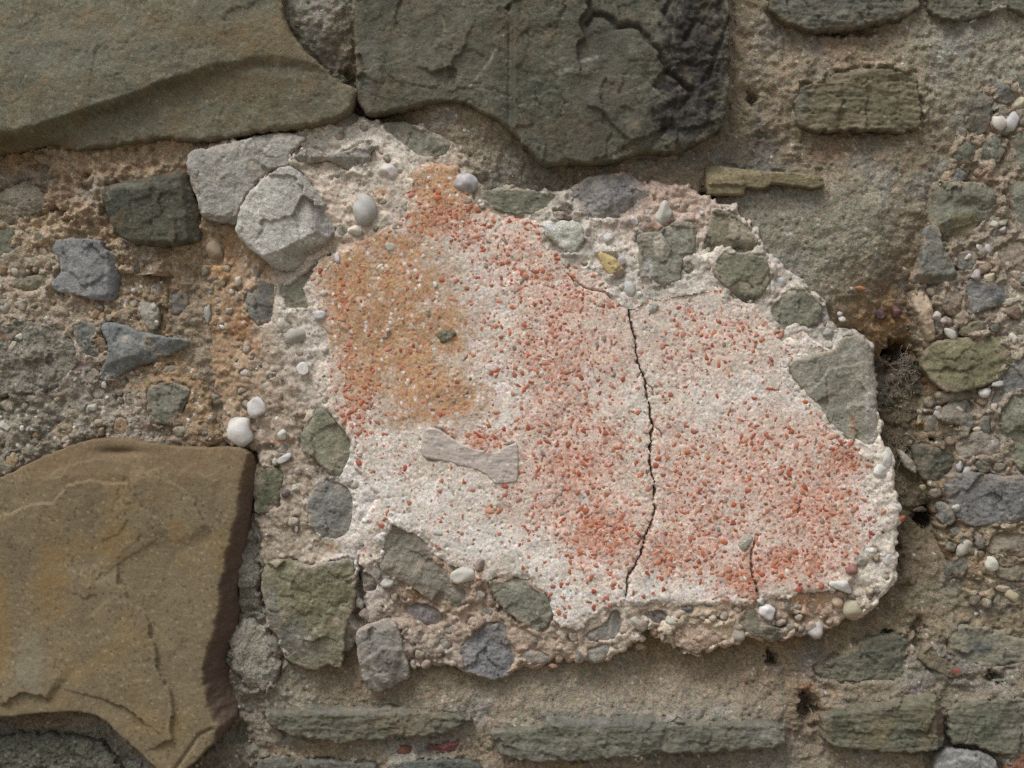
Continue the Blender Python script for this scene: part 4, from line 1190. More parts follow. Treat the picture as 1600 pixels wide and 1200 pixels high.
for a in [(1562, 191, 13, 14, 20, (206, 200, 190)), (1580, 192, 14, 20, 15, (186, 184, 184)), (1540, 613, 12, 9, 16, (206, 204, 196)), (1551, 637, 7, 10, 13, (190, 176, 160)), (1467, 641, 8, 8, -4, (160, 156, 146)), (1437, 656, 5, 10, -24, (170, 160, 132)), (1455, 757, 7, 5, -14, (176, 172, 160)), (1494, 793, 7, 7, 9, (172, 172, 164)), (1441, 762, 7, 6, -20, (140, 128, 88)), (1506, 856, 16, 10, 8, (166, 160, 146)), (1549, 881, 13, 11, 14, (206, 206, 192)), (1583, 931, 13, 15, 6, (166, 156, 124)), (1567, 920, 13, 7, 4, (160, 146, 124)), (1553, 351, 8, 8, 13, (176, 172, 160)), (1568, 348, 8, 7, 13, (160, 158, 142)), (1568, 359, 7, 6, 12, (164, 162, 156)), (1543, 391, 9, 13, 13, (188, 182, 182)), (1530, 386, 5, 7, 12, (196, 192, 184)), (1512, 402, 4, 7, 11, (200, 194, 186)), (1546, 433, 9, 9, 14, (196, 182, 150)), (1526, 431, 10, 10, 13, (160, 152, 152)), (1486, 521, 14, 9, 12, (192, 188, 178)), (1464, 493, 7, 7, 12, (190, 188, 180)), (1475, 501, 7, 6, 12, (176, 150, 148)), (1588, 477, 20, 8, 13, (166, 166, 146)), (1583, 529, 7, 9, 12, (196, 192, 180)), (1596, 162, 10, 12, 14, (178, 170, 142)), (1574, 412, 6, 6, 11, (178, 166, 148)), (1588, 440, 12, 14, 10, (156, 138, 116)), (1466, 640, 6, 6, 0, (150, 148, 138)), (1437, 643, 6, 5, -16, (148, 140, 124)), (1500, 640, 8, 6, 6, (156, 154, 146)), (1465, 648, 8, 5, 2, (170, 168, 160)), (1531, 670, 14, 5, 7, (176, 168, 150)), (1545, 695, 16, 10, 8, (160, 156, 152)), (1500, 728, 8, 9, 6, (166, 164, 166)), (1510, 735, 8, 7, 6, (168, 166, 164)), (1558, 600, 12, 5, 18, (168, 168, 164)), (1530, 650, 8, 10, 8, (176, 158, 134)), (1525, 960, 5, 5, 0, (156, 142, 138)), (1462, 984, 4, 4, -2, (180, 172, 150))]:
    pebble(RIGHT, *a[:6], ang=.3, rot=(-38 if a[0] == 1588 and a[1] == 477 else random.Random(a[0] * 3).uniform(-50, 50)))
RC = []


def rc(rows, col):
    for (x, y, h, r) in rows:
        RC.append((x, y, h, r) + tuple(lin(col)))


rc([(1520, 215, 5, .5), (1550, 265, 4, .5), (1530, 280, 4, .5), (1500, 240, 2, .7), (1490, 200, 2, .6)], (138, 124, 105))
rc([(1540, 410, 5, .5), (1560, 400, 5, .5), (1500, 390, 3, .5), (1580, 400, 6, .5), (1590, 490, 6, .5), (1570, 500, 6, .5), (1600, 510, 6, .5), (1500, 430, 2, .5), (1700, 400, 6, .6), (1700, 500, 6, .6)], (140, 129, 113))
rc([(1480, 470, 3, .5), (1490, 500, 4, .5), (1470, 450, 2, .5), (1530, 640, 4, .6), (1510, 680, 1, .6), (1520, 700, 1, .5), (1560, 740, 4, .5), (1560, 655, 4, .6)], (136, 125, 110))
rc([(1450, 620, -30, .8), (1440, 660, -36, .9), (1450, 690, -34, .9), (1470, 680, -18, .8), (1452, 600, -20, .8), (1480, 770, -14, .8), (1470, 800, -24, .8), (1450, 540, -26, .7)], (112, 98, 74))
rc([(1440, 480, -8, .6), (1450, 400, -6, .6), (1470, 260, -2, .7), (1455, 320, -8, .7)], (128, 110, 84))
rc([(1490, 840, -2, .7), (1520, 850, -2, .6), (1560, 850, 4, .5), (1600, 850, 6, .5), (1540, 900, 0, .6), (1590, 890, 3, .5), (1560, 940, 0, .6), (1700, 850, 5, .6), (1500, 880, -6, .6)], (132, 118, 96))
rubble(RIGHT, RIGHT_OUT, 60, 22, [(142, 124, 104), (130, 124, 110), (112, 112, 98), (104, 106, 94), (116, 114, 104), (124, 120, 108)], 9, 22, rise=(2, 9), hcf=lambda X, Y: ctrl(RC, X, Y, 34)[..., 0])
RMARK = [(1455, 590, 14, 18, (128, 84, 60), .6), (1435, 665, 22, 10, (120, 92, 48), .6), (1490, 860, 14, 22, (136, 106, 66), .6), (1530, 880, 20, 20, (140, 112, 74), .5), (1540, 275, 16, 14, (168, 138, 120), .6), (1540, 415, 30, 10, (166, 138, 116), .5), (1570, 728, 16, 5, (138, 96, 80), .5)]
patch('concrete_matrix', RIGHT_OUT, matrix_hf(RC, (RIGHT.name,), 1.0, ((1463, 690, 5, 5, -26), (1478, 535, 10, 4, -12)), 40), matrix_cf(RC, 40, RMARK), M['mortar'], RIGHT, 2.0, -75, 6, 16, 2.0, 0.0)

# ================================================================== THE PINK PAVEMENT FRAGMENT
SF = (168, 154, 136)
for (pl, h, c, lab, kw) in [
    ([(287, 243), (300, 233), (360, 222), (420, 206), (455, 206), (480, 216), (462, 232), (450, 246), (455, 257), (428, 263), (405, 278), (385, 301), (373, 331), (369, 352), (345, 345), (318, 343), (308, 318), (297, 285)], 38, [(150, 148, 139), (134, 132, 125), (166, 164, 155)], 'grey white veined stone at the upper left corner of the pink block',
     {'fac': (0, 0), 'cuts': ((300, 300, -1, .2, .7), (340, 238, -.2, -1, .35), (345, 335, -.1, 1, .8)), 'veins': [([(292, 250), (330, 262), (380, 250), (430, 225)], 1.8, (178, 176, 168), .7), ([(345, 330), (338, 290), (300, 262)], 1.6, (172, 170, 162), .6)], 'spots': [(402, 275, 18, 16, (108, 104, 100), .6)]}),
    ([(366, 358), (372, 331), (385, 301), (430, 263), (457, 257), (482, 285), (505, 311), (527, 354), (500, 385), (470, 412), (447, 423), (430, 420), (400, 396), (378, 379)], 56, [(184, 182, 172), (168, 166, 158), (200, 199, 190)], 'big pale grey five sided stone at the upper left of the pink block',
     {'fac': (0, 0), 'rnd': 4, 'cuts': ((484, 330, 1, -.35, .9), (470, 372, .45, 1, .75), (395, 385, -.8, 1, .8), (380, 330, -1, -.3, .3)), 'spots': [(505, 345, 26, 26, (118, 110, 108), .75), (480, 395, 30, 18, (132, 126, 108), .6)], 'amp': 1.8, 'res': 1.7, 'smear': None}),  # first spot: shade painted on the right lower facet
    ([(456, 245), (473, 235), (492, 232), (519, 241), (537, 235), (567, 226), (585, 227), (579, 241), (575, 251), (569, 269), (554, 268), (533, 261), (519, 249), (492, 252), (469, 254)], 42, [(142, 140, 132), (126, 125, 118)], 'thin grey wedge stone above the round white pebble', {'res': 1.5, 'fac': (0, 0), 'cuts': ((540, 252, -.15, 1, .8), (490, 245, 0, 1, .6))}),
    ([(592, 199), (600, 191), (627, 189), (658, 198), (690, 211), (708, 224), (702, 233), (696, 244), (658, 248), (646, 239), (617, 218)], 24, [(124, 123, 107), (112, 112, 98)], None, {'fac': (0, 0), 'cuts': ((650, 205, .3, -1, .5),)}),
    ([(505, 190), (520, 178), (545, 172), (562, 180), (560, 192), (530, 200)], 18, [(138, 136, 128), (124, 122, 114)], None, {}),
    ([(744, 301), (762, 297), (794, 293), (835, 297), (867, 300), (874, 307), (860, 324), (842, 331), (825, 338), (804, 335), (788, 333), (769, 324), (750, 315)], 30, [(110, 112, 95), (98, 101, 86)], 'flat green stone along the top of the pink face', {'fac': (3, .12), 'style': 'slate', 'layers': 1.0}),
    ([(877, 309), (888, 298), (904, 284), (925, 275), (950, 271), (981, 269), (1000, 284), (1021, 309), (1020, 324), (1003, 336), (985, 345), (950, 347), (925, 346), (908, 333), (892, 325)], 41, [(130, 128, 125), (112, 111, 110), (152, 150, 146)], 'rough grey stone with white crusts above the pink face', {'amp': 3.2, 'cuts': ((1010, 320, 1, .4, .5), (900, 310, -1, -.1, .4)), 'spots': [(935, 287, 14, 8, (178, 174, 164), .6), (1000, 305, 14, 10, (170, 168, 162), .5)]}),
    ([(861, 331), (876, 329), (888, 336), (892, 343), (868, 343)], 40, [(120, 106, 100), (108, 94, 92)], None, {'res': 1.4}),
    ([(848, 349), (854, 344), (873, 343), (900, 344), (912, 352), (914, 365), (911, 380), (901, 392), (884, 395), (875, 384), (865, 376), (852, 365)], 47, [(196, 196, 184), (180, 182, 168), (212, 210, 204)], 'large whitish limestone lump on the top rim of the pink face', {'rnd': 9, 'fac': (5, .3), 'spots': [(856, 352, 12, 9, (212, 212, 222), .8)], 'smear': None}),
    ([(933, 391), (946, 392), (967, 407), (977, 422), (971, 434), (958, 436), (948, 426), (940, 415)], 47, [(192, 168, 108), (180, 156, 100), (204, 184, 130)], 'honey yellow pebble with a grey broken end', {'style': 'pebble', 'rnd': 8, 'amp': .6, 'res': 1.4, 'fac': (0, 0), 'cuts': ((962, 424, .55, 1, .8),), 'spots': [(968, 430, 14, 9, (158, 144, 136), .95)], 'smear': None, 'jag': .4}),
    ([(995, 367), (1002, 364), (1022, 362), (1039, 356), (1047, 350), (1068, 340), (1085, 346), (1091, 367), (1086, 396), (1077, 403), (1066, 409), (1065, 442), (1047, 447), (1022, 451), (1014, 434), (1000, 435), (997, 408), (998, 383)], 42, [(126, 126, 110), (112, 113, 100), (140, 140, 128)], 'grey green stone with a white smear at the top of the crack', {'fac': (0, 0), 'cuts': ((1075, 370, 1, 0, .4), (1040, 440, 0, 1, .6)), 'spots': [(1030, 384, 9, 20, (186, 180, 164), .9), (1012, 424, 10, 22, (170, 168, 162), .7)]}),
    ([(1114, 327), (1127, 326), (1139, 330), (1156, 340), (1168, 354), (1183, 369), (1186, 383), (1177, 390), (1152, 387), (1133, 384), (1114, 393), (1097, 405), (1088, 404), (1093, 383), (1102, 362), (1108, 342)], 40, [(116, 111, 89), (104, 101, 84), (128, 124, 104)], 'olive brown stone with a dark underside', {'fac': (0, 0), 'cuts': ((1108, 360, -1, .1, .5), (1150, 378, -.05, 1, .5))}),
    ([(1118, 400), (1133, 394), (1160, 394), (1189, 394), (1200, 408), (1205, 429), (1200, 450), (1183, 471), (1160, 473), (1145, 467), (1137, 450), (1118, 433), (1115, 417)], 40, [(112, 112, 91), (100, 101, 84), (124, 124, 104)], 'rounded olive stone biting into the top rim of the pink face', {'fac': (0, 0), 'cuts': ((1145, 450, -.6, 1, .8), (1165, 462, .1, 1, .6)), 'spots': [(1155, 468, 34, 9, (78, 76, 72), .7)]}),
    ([(1195, 490), (1212, 466), (1233, 450), (1254, 447), (1262, 456), (1279, 464), (1287, 484), (1279, 505), (1262, 513), (1242, 505), (1233, 513), (1227, 523), (1212, 509)], 34, [(118, 118, 100), (104, 106, 92), (128, 128, 122)], 'grey green stone at the upper right rim of the pink face', {'fac': (3, .2)}),
    ([(1231, 567), (1250, 559), (1279, 551), (1304, 548), (1310, 533), (1327, 524), (1350, 525), (1365, 547), (1370, 590), (1374, 640), (1377, 683), (1370, 700), (1340, 693), (1310, 677), (1287, 648), (1260, 617), (1238, 588)], 36, [(138, 136, 121), (124, 123, 110), (150, 148, 134)], 'large wedge stone with a white vein, right rim of the pink face', {'fac': (0, 0), 'amp': 1.8, 'cuts': ((1356, 600, 1, 0, .6),), 'veins': [([(1306, 545), (1302, 560), (1292, 582), (1278, 600), (1265, 612)], 1.6, (198, 194, 184), .95)], 'spots': [(1361, 650, 9, 60, (176, 174, 168), .8), (1333, 660, 6, 26, (150, 116, 84), .6), (1281, 574, 4, 12, (100, 88, 70), .6), (1335, 550, 22, 16, (158, 156, 150), .5)]}),
    ([(393, 442), (430, 438), (428, 463), (431, 488), (424, 507), (403, 513), (387, 492), (382, 465)], 16, [(112, 111, 104), (100, 99, 94)], None, {'smear': (146, 122, 94), 'fac': (3, .15)}),
    ([(437, 447), (457, 438), (489, 413), (512, 392), (528, 390), (522, 399), (512, 420), (491, 430), (476, 447), (480, 463), (486, 484), (457, 484), (441, 482)], 24, [(118, 118, 97), (106, 106, 90)], 'green stone under the pale five sided one', {'fac': (3, .12)}),
    ([(495, 629), (512, 643), (537, 668), (551, 685), (551, 710), (541, 731), (530, 750), (516, 739), (495, 720), (470, 704), (468, 685), (478, 660), (489, 643)], 27, [(122, 122, 99), (110, 111, 93), (134, 133, 114)], 'smooth green stone on the left rim of the pink face', {'rnd': 8, 'amp': 1.5, 'fac': (3, .2)}),
    ([(478, 790), (485, 766), (505, 751), (530, 752), (545, 760), (554, 780), (552, 815), (545, 835), (525, 845), (500, 840), (482, 825)], 22, [(122, 122, 116), (110, 110, 106), (134, 134, 128)], 'round grey stone below the smooth green one', {'rnd': 7, 'fac': (3, .12)}),
    ([(396, 732), (432, 729), (444, 739), (441, 760), (437, 789), (416, 802), (398, 806), (394, 768)], 12, [(88, 92, 70), (78, 82, 64)], None, {'fac': (3, .15)}),
    ([(412, 884), (424, 875), (457, 876), (478, 886), (510, 877), (551, 872), (554, 894), (555, 923), (553, 948), (541, 973), (539, 994), (536, 1021), (531, 1046), (521, 1045), (512, 1040), (492, 1051), (472, 1047), (455, 1041), (437, 1028), (434, 998), (418, 984), (414, 952), (406, 919), (406, 902)], 30, [(114, 110, 82), (104, 102, 78), (124, 122, 100)], 'big olive topped stone left of the dark vertical joint',
     {'fac': (0, 0), 'amp': 2.4, 'cuts': ((440, 965, -1, .75, .55), (470, 990, -.1, 1, .12), (425, 930, -1, .2, .5)), 'spots': [(450, 1000, 40, 36, (116, 116, 110), .85), (425, 950, 14, 40, (104, 103, 98), .7), (500, 1020, 40, 26, (118, 114, 100), .7), (505, 880, 50, 9, (124, 120, 108), .7), (526, 975, 14, 8, (126, 100, 78), .5)], 'veins': [([(478, 985), (484, 950), (490, 900)], 1.0, (158, 150, 110), .7), ([(500, 962), (520, 955), (545, 942)], 1.3, (176, 172, 150), .7)]}),
    ([(555, 988), (573, 977), (592, 971), (613, 967), (621, 982), (630, 1011), (637, 1039), (641, 1060), (623, 1070), (602, 1080), (583, 1084), (569, 1068), (562, 1044), (556, 1011)], 28, [(126, 122, 114), (112, 110, 104), (138, 136, 128)], 'grey blocky stone hanging at the bottom of the pale block', {'fac': (0, 0), 'cuts': ((600, 985, -.2, -1, .3), (600, 1060, .1, 1, .35)), 'flakes': [([(562, 1040), (585, 1020), (600, 1010), (615, 1012), (632, 1016)][::-1], 7, 60)]}),
    ([(613, 812), (632, 822), (665, 842), (675, 859), (681, 875), (698, 888), (707, 907), (727, 913), (743, 916), (738, 936), (721, 948), (713, 963), (690, 950), (665, 934), (648, 923), (623, 907), (592, 890), (596, 857), (601, 836)], 29, [(126, 120, 106), (112, 107, 96), (138, 132, 116)], 'large brownish grey stone in the white mortar, lower left', {'fac': (0, 0), 'amp': 2.2, 'cuts': ((650, 905, -.45, 1, .4), (668, 855, 1, -.6, .6)), 'spots': [(640, 835, 30, 12, (104, 100, 92), .5)]}),
    ([(563, 894), (577, 892), (594, 915), (588, 927), (571, 928), (565, 911)], 20, [(106, 100, 92), (94, 90, 84)], None, {'res': 1.5}),
    ([(761, 910), (780, 906), (801, 902), (822, 903), (837, 918), (859, 934), (865, 948), (859, 979), (838, 991), (817, 974), (792, 958), (775, 940)], 29, [(120, 121, 105), (108, 109, 96), (130, 131, 114)], 'grey green stone under the white lower edge', {'fac': (3, .12), 'amp': 1.6}),
    ([(712, 1020), (735, 986), (760, 969), (790, 973), (800, 1000), (812, 1030), (800, 1056), (770, 1062), (745, 1060), (725, 1045)], 16, [(118, 118, 119), (104, 104, 106), (134, 134, 134)], 'rough dark grey stone at the bottom edge', {'amp': 4, 'jag': 4, 'fac': (3, .2), 'smear': (150, 140, 130)}),
    ([(622, 946), (660, 940), (690, 955), (702, 975), (672, 986), (640, 975)], 12, [(130, 123, 121), (118, 112, 112)], None, {'jag': 3, 'smear': (150, 138, 126)}),
    ([(811, 1015), (832, 1012), (857, 1020), (864, 1031), (849, 1041), (826, 1040), (813, 1031)], 20, [(128, 126, 122), (140, 126, 110)], None, {'rnd': 9}),
    ([(953, 952), (974, 950), (975, 975), (964, 1000), (951, 1004), (922, 1001), (905, 996), (922, 983), (946, 973)], 24, [(122, 121, 115), (110, 110, 106)], 'grey forked stone below the end of the crack', {'fac': (3, .2), 'veins': [([(950, 1000), (953, 975), (958, 955)], 1.6, (172, 170, 162), .8)]}),
    ([(911, 1016), (926, 1006), (957, 1005), (952, 1023), (940, 1037), (926, 1038), (915, 1031)], 24, [(136, 132, 122), (124, 122, 114)], 'rounded pale stone at the bottom rim', {'rnd': 9}),
    ([(1000, 957), (1030, 950), (1046, 955), (1050, 972), (1030, 979), (1010, 970)], 22, [(122, 113, 111), (112, 106, 106)], None, {'jag': 2}),
    ([(1050, 980), (1071, 972), (1090, 975), (1112, 979), (1133, 1003), (1112, 1012), (1090, 1023), (1071, 1017), (1056, 1010)], 28, [(168, 144, 124), (154, 130, 110), (182, 162, 144)], 'pinkish tan mortar lump hanging from the bottom rim', {'style': 'face', 'amp': 3.5, 'jag': 2.5, 'name': 'mortar_lump'}),
    ([(1095, 936), (1105, 924), (1121, 935), (1116, 950), (1100, 955)], 30, [(116, 118, 104), (106, 108, 98)], None, {'smear': SF}),
    ([(1147, 975), (1154, 962), (1175, 944), (1185, 956), (1192, 971), (1208, 979), (1223, 983), (1237, 975), (1246, 980), (1233, 994), (1217, 1006), (1196, 1000), (1171, 994)], 29, [(108, 104, 86), (94, 91, 78), (122, 118, 100)], 'dark wedge stone at the bottom rim beside the bright white pebble', {'fac': (4, .3), 'style': 'slate', 'layers': 1.2}),
    ([(1225, 938), (1238, 932), (1243, 950), (1236, 959), (1226, 956)], 28, [(104, 106, 96), (92, 94, 88)], None, {'res': 1.5}),
    ([(683, 515), (700, 512), (716, 520), (701, 535), (684, 533)], 37, [(106, 103, 82), (96, 94, 76)], None, {'res': 1.5, 'back': 10}),
    ([(662, 486), (670, 480), (676, 494), (668, 501)], 37, [(118, 106, 92), (106, 96, 84)], None, {'res': 1.5, 'back': 10}),
    ([(1160, 866), (1172, 860), (1184, 832), (1176, 828), (1160, 838), (1150, 848)], 37, [(170, 164, 150), (150, 146, 134)], None, {'res': 1.5, 'back': 10}),
    ([(1012, 470), (1030, 476), (1026, 490), (1012, 492)], 36.5, [(176, 176, 168), (164, 166, 158)], None, {'res': 1.4, 'back': 10}),
]:
    kk = dict(rnd=4, amp=2.1, res=1.8, smear=SF, fac=(5, .38), jag=1.9)
    kk.update(kw)
    st = kk.pop('style', 'stone')
    stone(FRAG, pl, h, c, st, lab, **kk)

W1, W2 = (206, 202, 196), (190, 188, 180)
for (x, y, rx, ry, h, c, rot, ang, lab) in [
    (607, 267, 16, 15, 46, (208, 202, 196), 10, .35, 'white eight sided pebble'), (570, 328, 18, 25, 50, (176, 176, 171), 12, 0, 'grey egg shaped pebble'), (554, 360, 12, 8, 42, (212, 204, 190), -8, .25, None),
    (728, 286, 21, 16, 46, (136, 134, 136), -12, .3, 'grey and white marbled pebble at the top rim'), (753, 321, 5, 5, 38, W1, 0, .3, None), (750, 315, 4, 4, 38, W1, 0, .3, None),
    (951, 372, 9, 9, 42, (192, 192, 188), 0, .2, None), (983, 453, 11, 14, 44, (186, 186, 182), 12, .1, 'pale grey pebble at the head of the crack'), (971, 408, 6, 8, 42, (168, 160, 168), 30, .2, None), (935, 415, 9, 7, 38, (192, 184, 176), 30, .2, None),
    (1037, 332, 13, 19, 46, (194, 192, 180), -18, .3, 'white pear shaped pebble'), (992, 344, 6, 8, 44, (208, 206, 210), 30, .5, None), (1097, 333, 5, 4, 42, W1, 0, .3, None), (1015, 337, 13, 13, 38, (160, 152, 146), 0, .3, None), (1000, 459, 5, 5, 40, W1, 0, .2, None), (1097, 443, 7, 8, 37, (150, 140, 142), 0, .3, None),
    (1206, 449, 6, 12, 36, (208, 206, 202), 0, .1, None), (1219, 440, 12, 11, 33, (182, 184, 184), 0, .2, None), (1258, 524, 9, 8, 33, (150, 150, 126), 20, .3, None), (1235, 531, 5, 5, 34, (140, 138, 118), 0, .3, None), (1294, 537, 8, 7, 38, (196, 190, 172), 0, .5, None), (1293, 520, 10, 7, 34, (160, 158, 150), 0, .3, None), (1316, 499, 6, 5, 26, W1, 0, .2, None), (1312, 490, 5, 4, 26, W2, 0, .2, None),
    (460, 525, 20, 15, 36, (170, 168, 154), 0, .2, None), (500, 492, 10, 9, 40, (200, 198, 202), 0, .05, 'round white pebble on the ochre edge'), (527, 403, 4, 9, 40, (212, 208, 216), 5, .1, None), (506, 458, 6, 6, 39, (208, 196, 186), 0, .2, None), (507, 546, 6, 6, 38, (208, 198, 186), 0, .3, None), (477, 577, 13, 11, 40, (214, 212, 208), 15, .5, 'bright white angular chip on the left rim'), (509, 607, 8, 7, 36, (176, 172, 164), 0, .2, None),
    (411, 570, 13, 9, 12, (72, 68, 62), -15, .4, None), (417, 603, 10, 8, 14, (176, 174, 160), 0, .2, None), (325, 489, 6, 16, 8, (158, 154, 150), 3, .2, None), (385, 541, 6, 12, 8, (156, 142, 136), -15, .3, None), (372, 438, 7, 9, 14, (204, 196, 178), 0, .2, 'small cream pebble in the orange mortar'), (336, 392, 16, 20, 14, (158, 138, 112), 10, .2, None), (334, 367, 15, 12, 10, (132, 98, 64), 0, .3, None), (357, 356, 16, 10, 12, (142, 120, 92), 25, .3, None), (372, 466, 5, 7, 10, (140, 124, 118), 0, .3, None), (402, 425, 7, 12, 13, (104, 100, 94), 12, .3, None),
    (376, 676, 21, 26, 34, (210, 208, 202), 4, .12, 'large white tooth like pebble on the brown stone'), (405, 638, 19, 17, 24, (202, 200, 196), -20, .35, 'white angular pebble above the tooth like one'), (441, 679, 8, 9, 24, (206, 202, 192), 0, .2, None), (444, 717, 13, 6, 20, (196, 194, 196), 35, .4, None), (446, 771, 7, 7, 20, (84, 74, 72), 0, .2, None), (462, 763, 7, 7, 20, (186, 182, 168), 0, .3, None), (553, 692, 4, 8, 36, (208, 198, 182), 0, .1, None), (463, 826, 8, 4, 16, (182, 176, 166), 80, .5, None), (543, 667, 6, 5, 34, (196, 182, 164), 0, .3, None), (562, 725, 5, 7, 36, (214, 212, 204), 0, .4, None),
    (663, 813, 15, 11, 36, (182, 182, 182), -20, .3, None), (686, 830, 14, 8, 37, (188, 190, 184), 0, .2, None), (694, 853, 17, 12, 34, (180, 178, 176), 30, .4, None), (723, 899, 22, 14, 38, (198, 196, 184), 15, .15, 'milky white half buried pebble in the lower white mortar'), (750, 884, 13, 11, 38, (128, 114, 106), 30, .4, None), (605, 911, 11, 8, 28, (192, 190, 182), 0, .3, None), (592, 900, 5, 6, 26, (116, 108, 100), 0, .3, None), (565, 850, 5, 5, 32, (112, 108, 102), 45, .4, None), (584, 812, 9, 7, 33, (196, 194, 186), 0, .3, None), (553, 980, 7, 4, 8, (180, 178, 172), 0, .3, None),
    (893, 578, 10, 8, 38, (202, 200, 192), 20, .35, None), (835, 578, 6, 4, 36, (200, 196, 188), 0, .3, None), (680, 445, 5, 6, 38, (208, 206, 196), 0, .3, None), (606, 516, 5, 4, 38, (200, 190, 182), 0, .3, None), (629, 499, 3, 3, 38, (200, 180, 164), 0, .3, None), (1186, 543, 7, 4, 37, W1, 10, .3, None), (730, 613, 4, 4, 37, (106, 94, 80), 0, .3, None), (735, 592, 4, 4, 37, (110, 98, 84), 0, .3, None), (981, 799, 4, 4, 37, (106, 106, 96), 0, .3, None),
    (990, 971, 11, 12, 30, (192, 190, 176), 0, .3, 'white shell like pebble in the lower rim'), (1049, 970, 10, 8, 32, (196, 198, 184), -20, .2, None), (1073, 951, 10, 5, 33, (84, 88, 92), -4, .05, 'small dark blue oval pebble in the lower rim'), (1152, 988, 14, 14, 30, (178, 170, 158), 0, .3, None), (1199, 957, 14, 14, 40, (222, 220, 222), 20, .25, 'bright white pebble in the bottom rim'), (1188, 940, 7, 6, 36, (188, 186, 176), 0, .3, None), (1275, 984, 14, 15, 30, (168, 164, 160), 10, .4, 'grey quartz pebble hanging from the bottom rim'), (1267, 978, 8, 8, 28, (178, 158, 146), 0, .3, None), (1332, 950, 17, 19, 34, (196, 186, 156), 12, .25, 'honey tinted quartz pebble at the lower right corner'), (1309, 941, 9, 11, 32, (184, 158, 128), 10, .2, None), (1315, 915, 19, 12, 44, (206, 206, 198), -14, .35, 'white elongated pebble near the lower right corner'), (1331, 890, 10, 9, 42, (132, 88, 76), 0, .15, 'round dark red pebble near the lower right corner'), (1346, 877, 9, 9, 40, (138, 138, 122), 0, .3, None), (1361, 861, 11, 8, 42, (212, 208, 202), 10, .3, None), (1388, 870, 12, 16, 42, (218, 216, 220), -12, .45, 'white angular pebble on the right rim'), (1360, 922, 8, 7, 34, (196, 180, 154), 0, .2, None),
    (1385, 719, 9, 15, 40, (202, 200, 194), 5, .1, 'white rounded pebble at the top of the right rim'), (1374, 736, 12, 10, 42, (212, 210, 204), -10, .2, None), (1399, 792, 10, 14, 38, (204, 202, 198), 20, .25, None), (1408, 809, 7, 6, 30, (186, 98, 54), 0, .3, None), (1380, 800, 7, 3, 38, (196, 130, 96), 40, .2, None),
    (867, 993, 9, 7, 24, (134, 118, 98), 0, .2, None), (878, 1010, 11, 12, 22, (176, 152, 130), 0, .2, None), (895, 1022, 12, 11, 20, (168, 138, 114), 0, .3, None), (873, 1027, 8, 9, 20, (184, 160, 136), 0, .2, None), (864, 1040, 8, 4, 16, (170, 122, 98), 0, .3, None), (976, 1005, 15, 10, 22, (160, 146, 126), 0, .4, None), (1002, 1010, 12, 7, 16, (150, 132, 104), 0, .4, None), (1030, 990, 14, 9, 20, (166, 142, 116), 0, .4, None), (1040, 983, 10, 6, 26, (182, 164, 140), 0, .2, None), (830, 996, 14, 9, 20, (168, 142, 122), 30, .4, None), (805, 985, 14, 10, 20, (162, 138, 120), 30, .4, None),
    (1377, 491, 12, 9, -14, (78, 55, 60), 0, .3, 'dull purple pebble deep in the joint'), (1400, 487, 8, 10, -16, (92, 52, 54), 0, .3, None), (1344, 451, 9, 5, 2, (156, 98, 60), -10, .3, None), (610, 385, 13, 9, 37, (176, 172, 158), 0, .3, None), (588, 357, 9, 5, 36, (104, 94, 82), 35, .4, None), (632, 327, 8, 8, 38, (150, 150, 132), 0, .3, None),
]:
    pebble(FRAG if h > -10 and (x, y) != (1344, 451) else WALL, x, y, rx, ry, h, c, rot, ang, label=lab, c2=((196, 194, 196) if (x, y) == (728, 286) else None), sub=3 if max(rx, ry) > 6 else 2)

FC = []


def fc(rows, col):
    for (x, y, h, r) in rows:
        FC.append((x, y, h, r) + tuple(lin(col)))


fc([(470, 225, 22, .6), (530, 215, 26, .6), (600, 230, 30, .7), (640, 250, 32, .6), (560, 290, 32, .7), (590, 310, 34, .6), (500, 200, 14, .6)], (198, 190, 176))
fc([(530, 320, 32, .6), (520, 350, 32, .6), (550, 345, 32, .6), (490, 270, 28, .7), (620, 295, 34, .5), (545, 380, 30, .6), (720, 250, 24, .6)], (186, 168, 148))
fc([(330, 380, -2, .9), (340, 430, 4, .7), (370, 400, 8, .6), (340, 480, 2, .7), (350, 530, 2, .8), (390, 560, 4, .7), (350, 600, 4, .8), (400, 540, 6, .7), (330, 560, -2, .8)], (152, 124, 92))
fc([(380, 420, 9, .6), (400, 600, 8, .6), (440, 620, 12, .7), (420, 660, 10, .7), (430, 590, 14, .7), (440, 560, 18, .6), (460, 640, 16, .6)], (150, 132, 112))
fc([(450, 500, 26, .6), (440, 540, 24, .6), (470, 555, 28, .6), (490, 570, 32, .5), (500, 600, 32, .5), (520, 640, 33, .5), (480, 500, 32, .5)], (198, 190, 178))
fc([(450, 700, 12, .7), (430, 715, 8, .7), (460, 740, 14, .7), (470, 770, 14, .7), (450, 800, 10, .7), (440, 840, 10, .7), (500, 860, 16, .6), (530, 860, 18, .5), (460, 850, 12, .6), (410, 860, 0, .7), (410, 690, 6, .7)], (152, 138, 120))
fc([(560, 760, 28, .4), (570, 850, 30, .5), (580, 880, 30, .5), (600, 820, 32, .4), (575, 930, 18, .6), (600, 790, 33, .4)], (214, 209, 201))
fc([(600, 945, 12, .7), (570, 950, 10, .7), (640, 1000, 12, .7), (680, 1000, 14, .7), (660, 1030, 10, .7), (690, 1020, 12, .7), (710, 985, 14, .6), (560, 980, 4, .6)], (154, 142, 130))
fc([(640, 935, 14, .5), (620, 930, 14, .5), (680, 965, 14, .5)], (146, 118, 88))
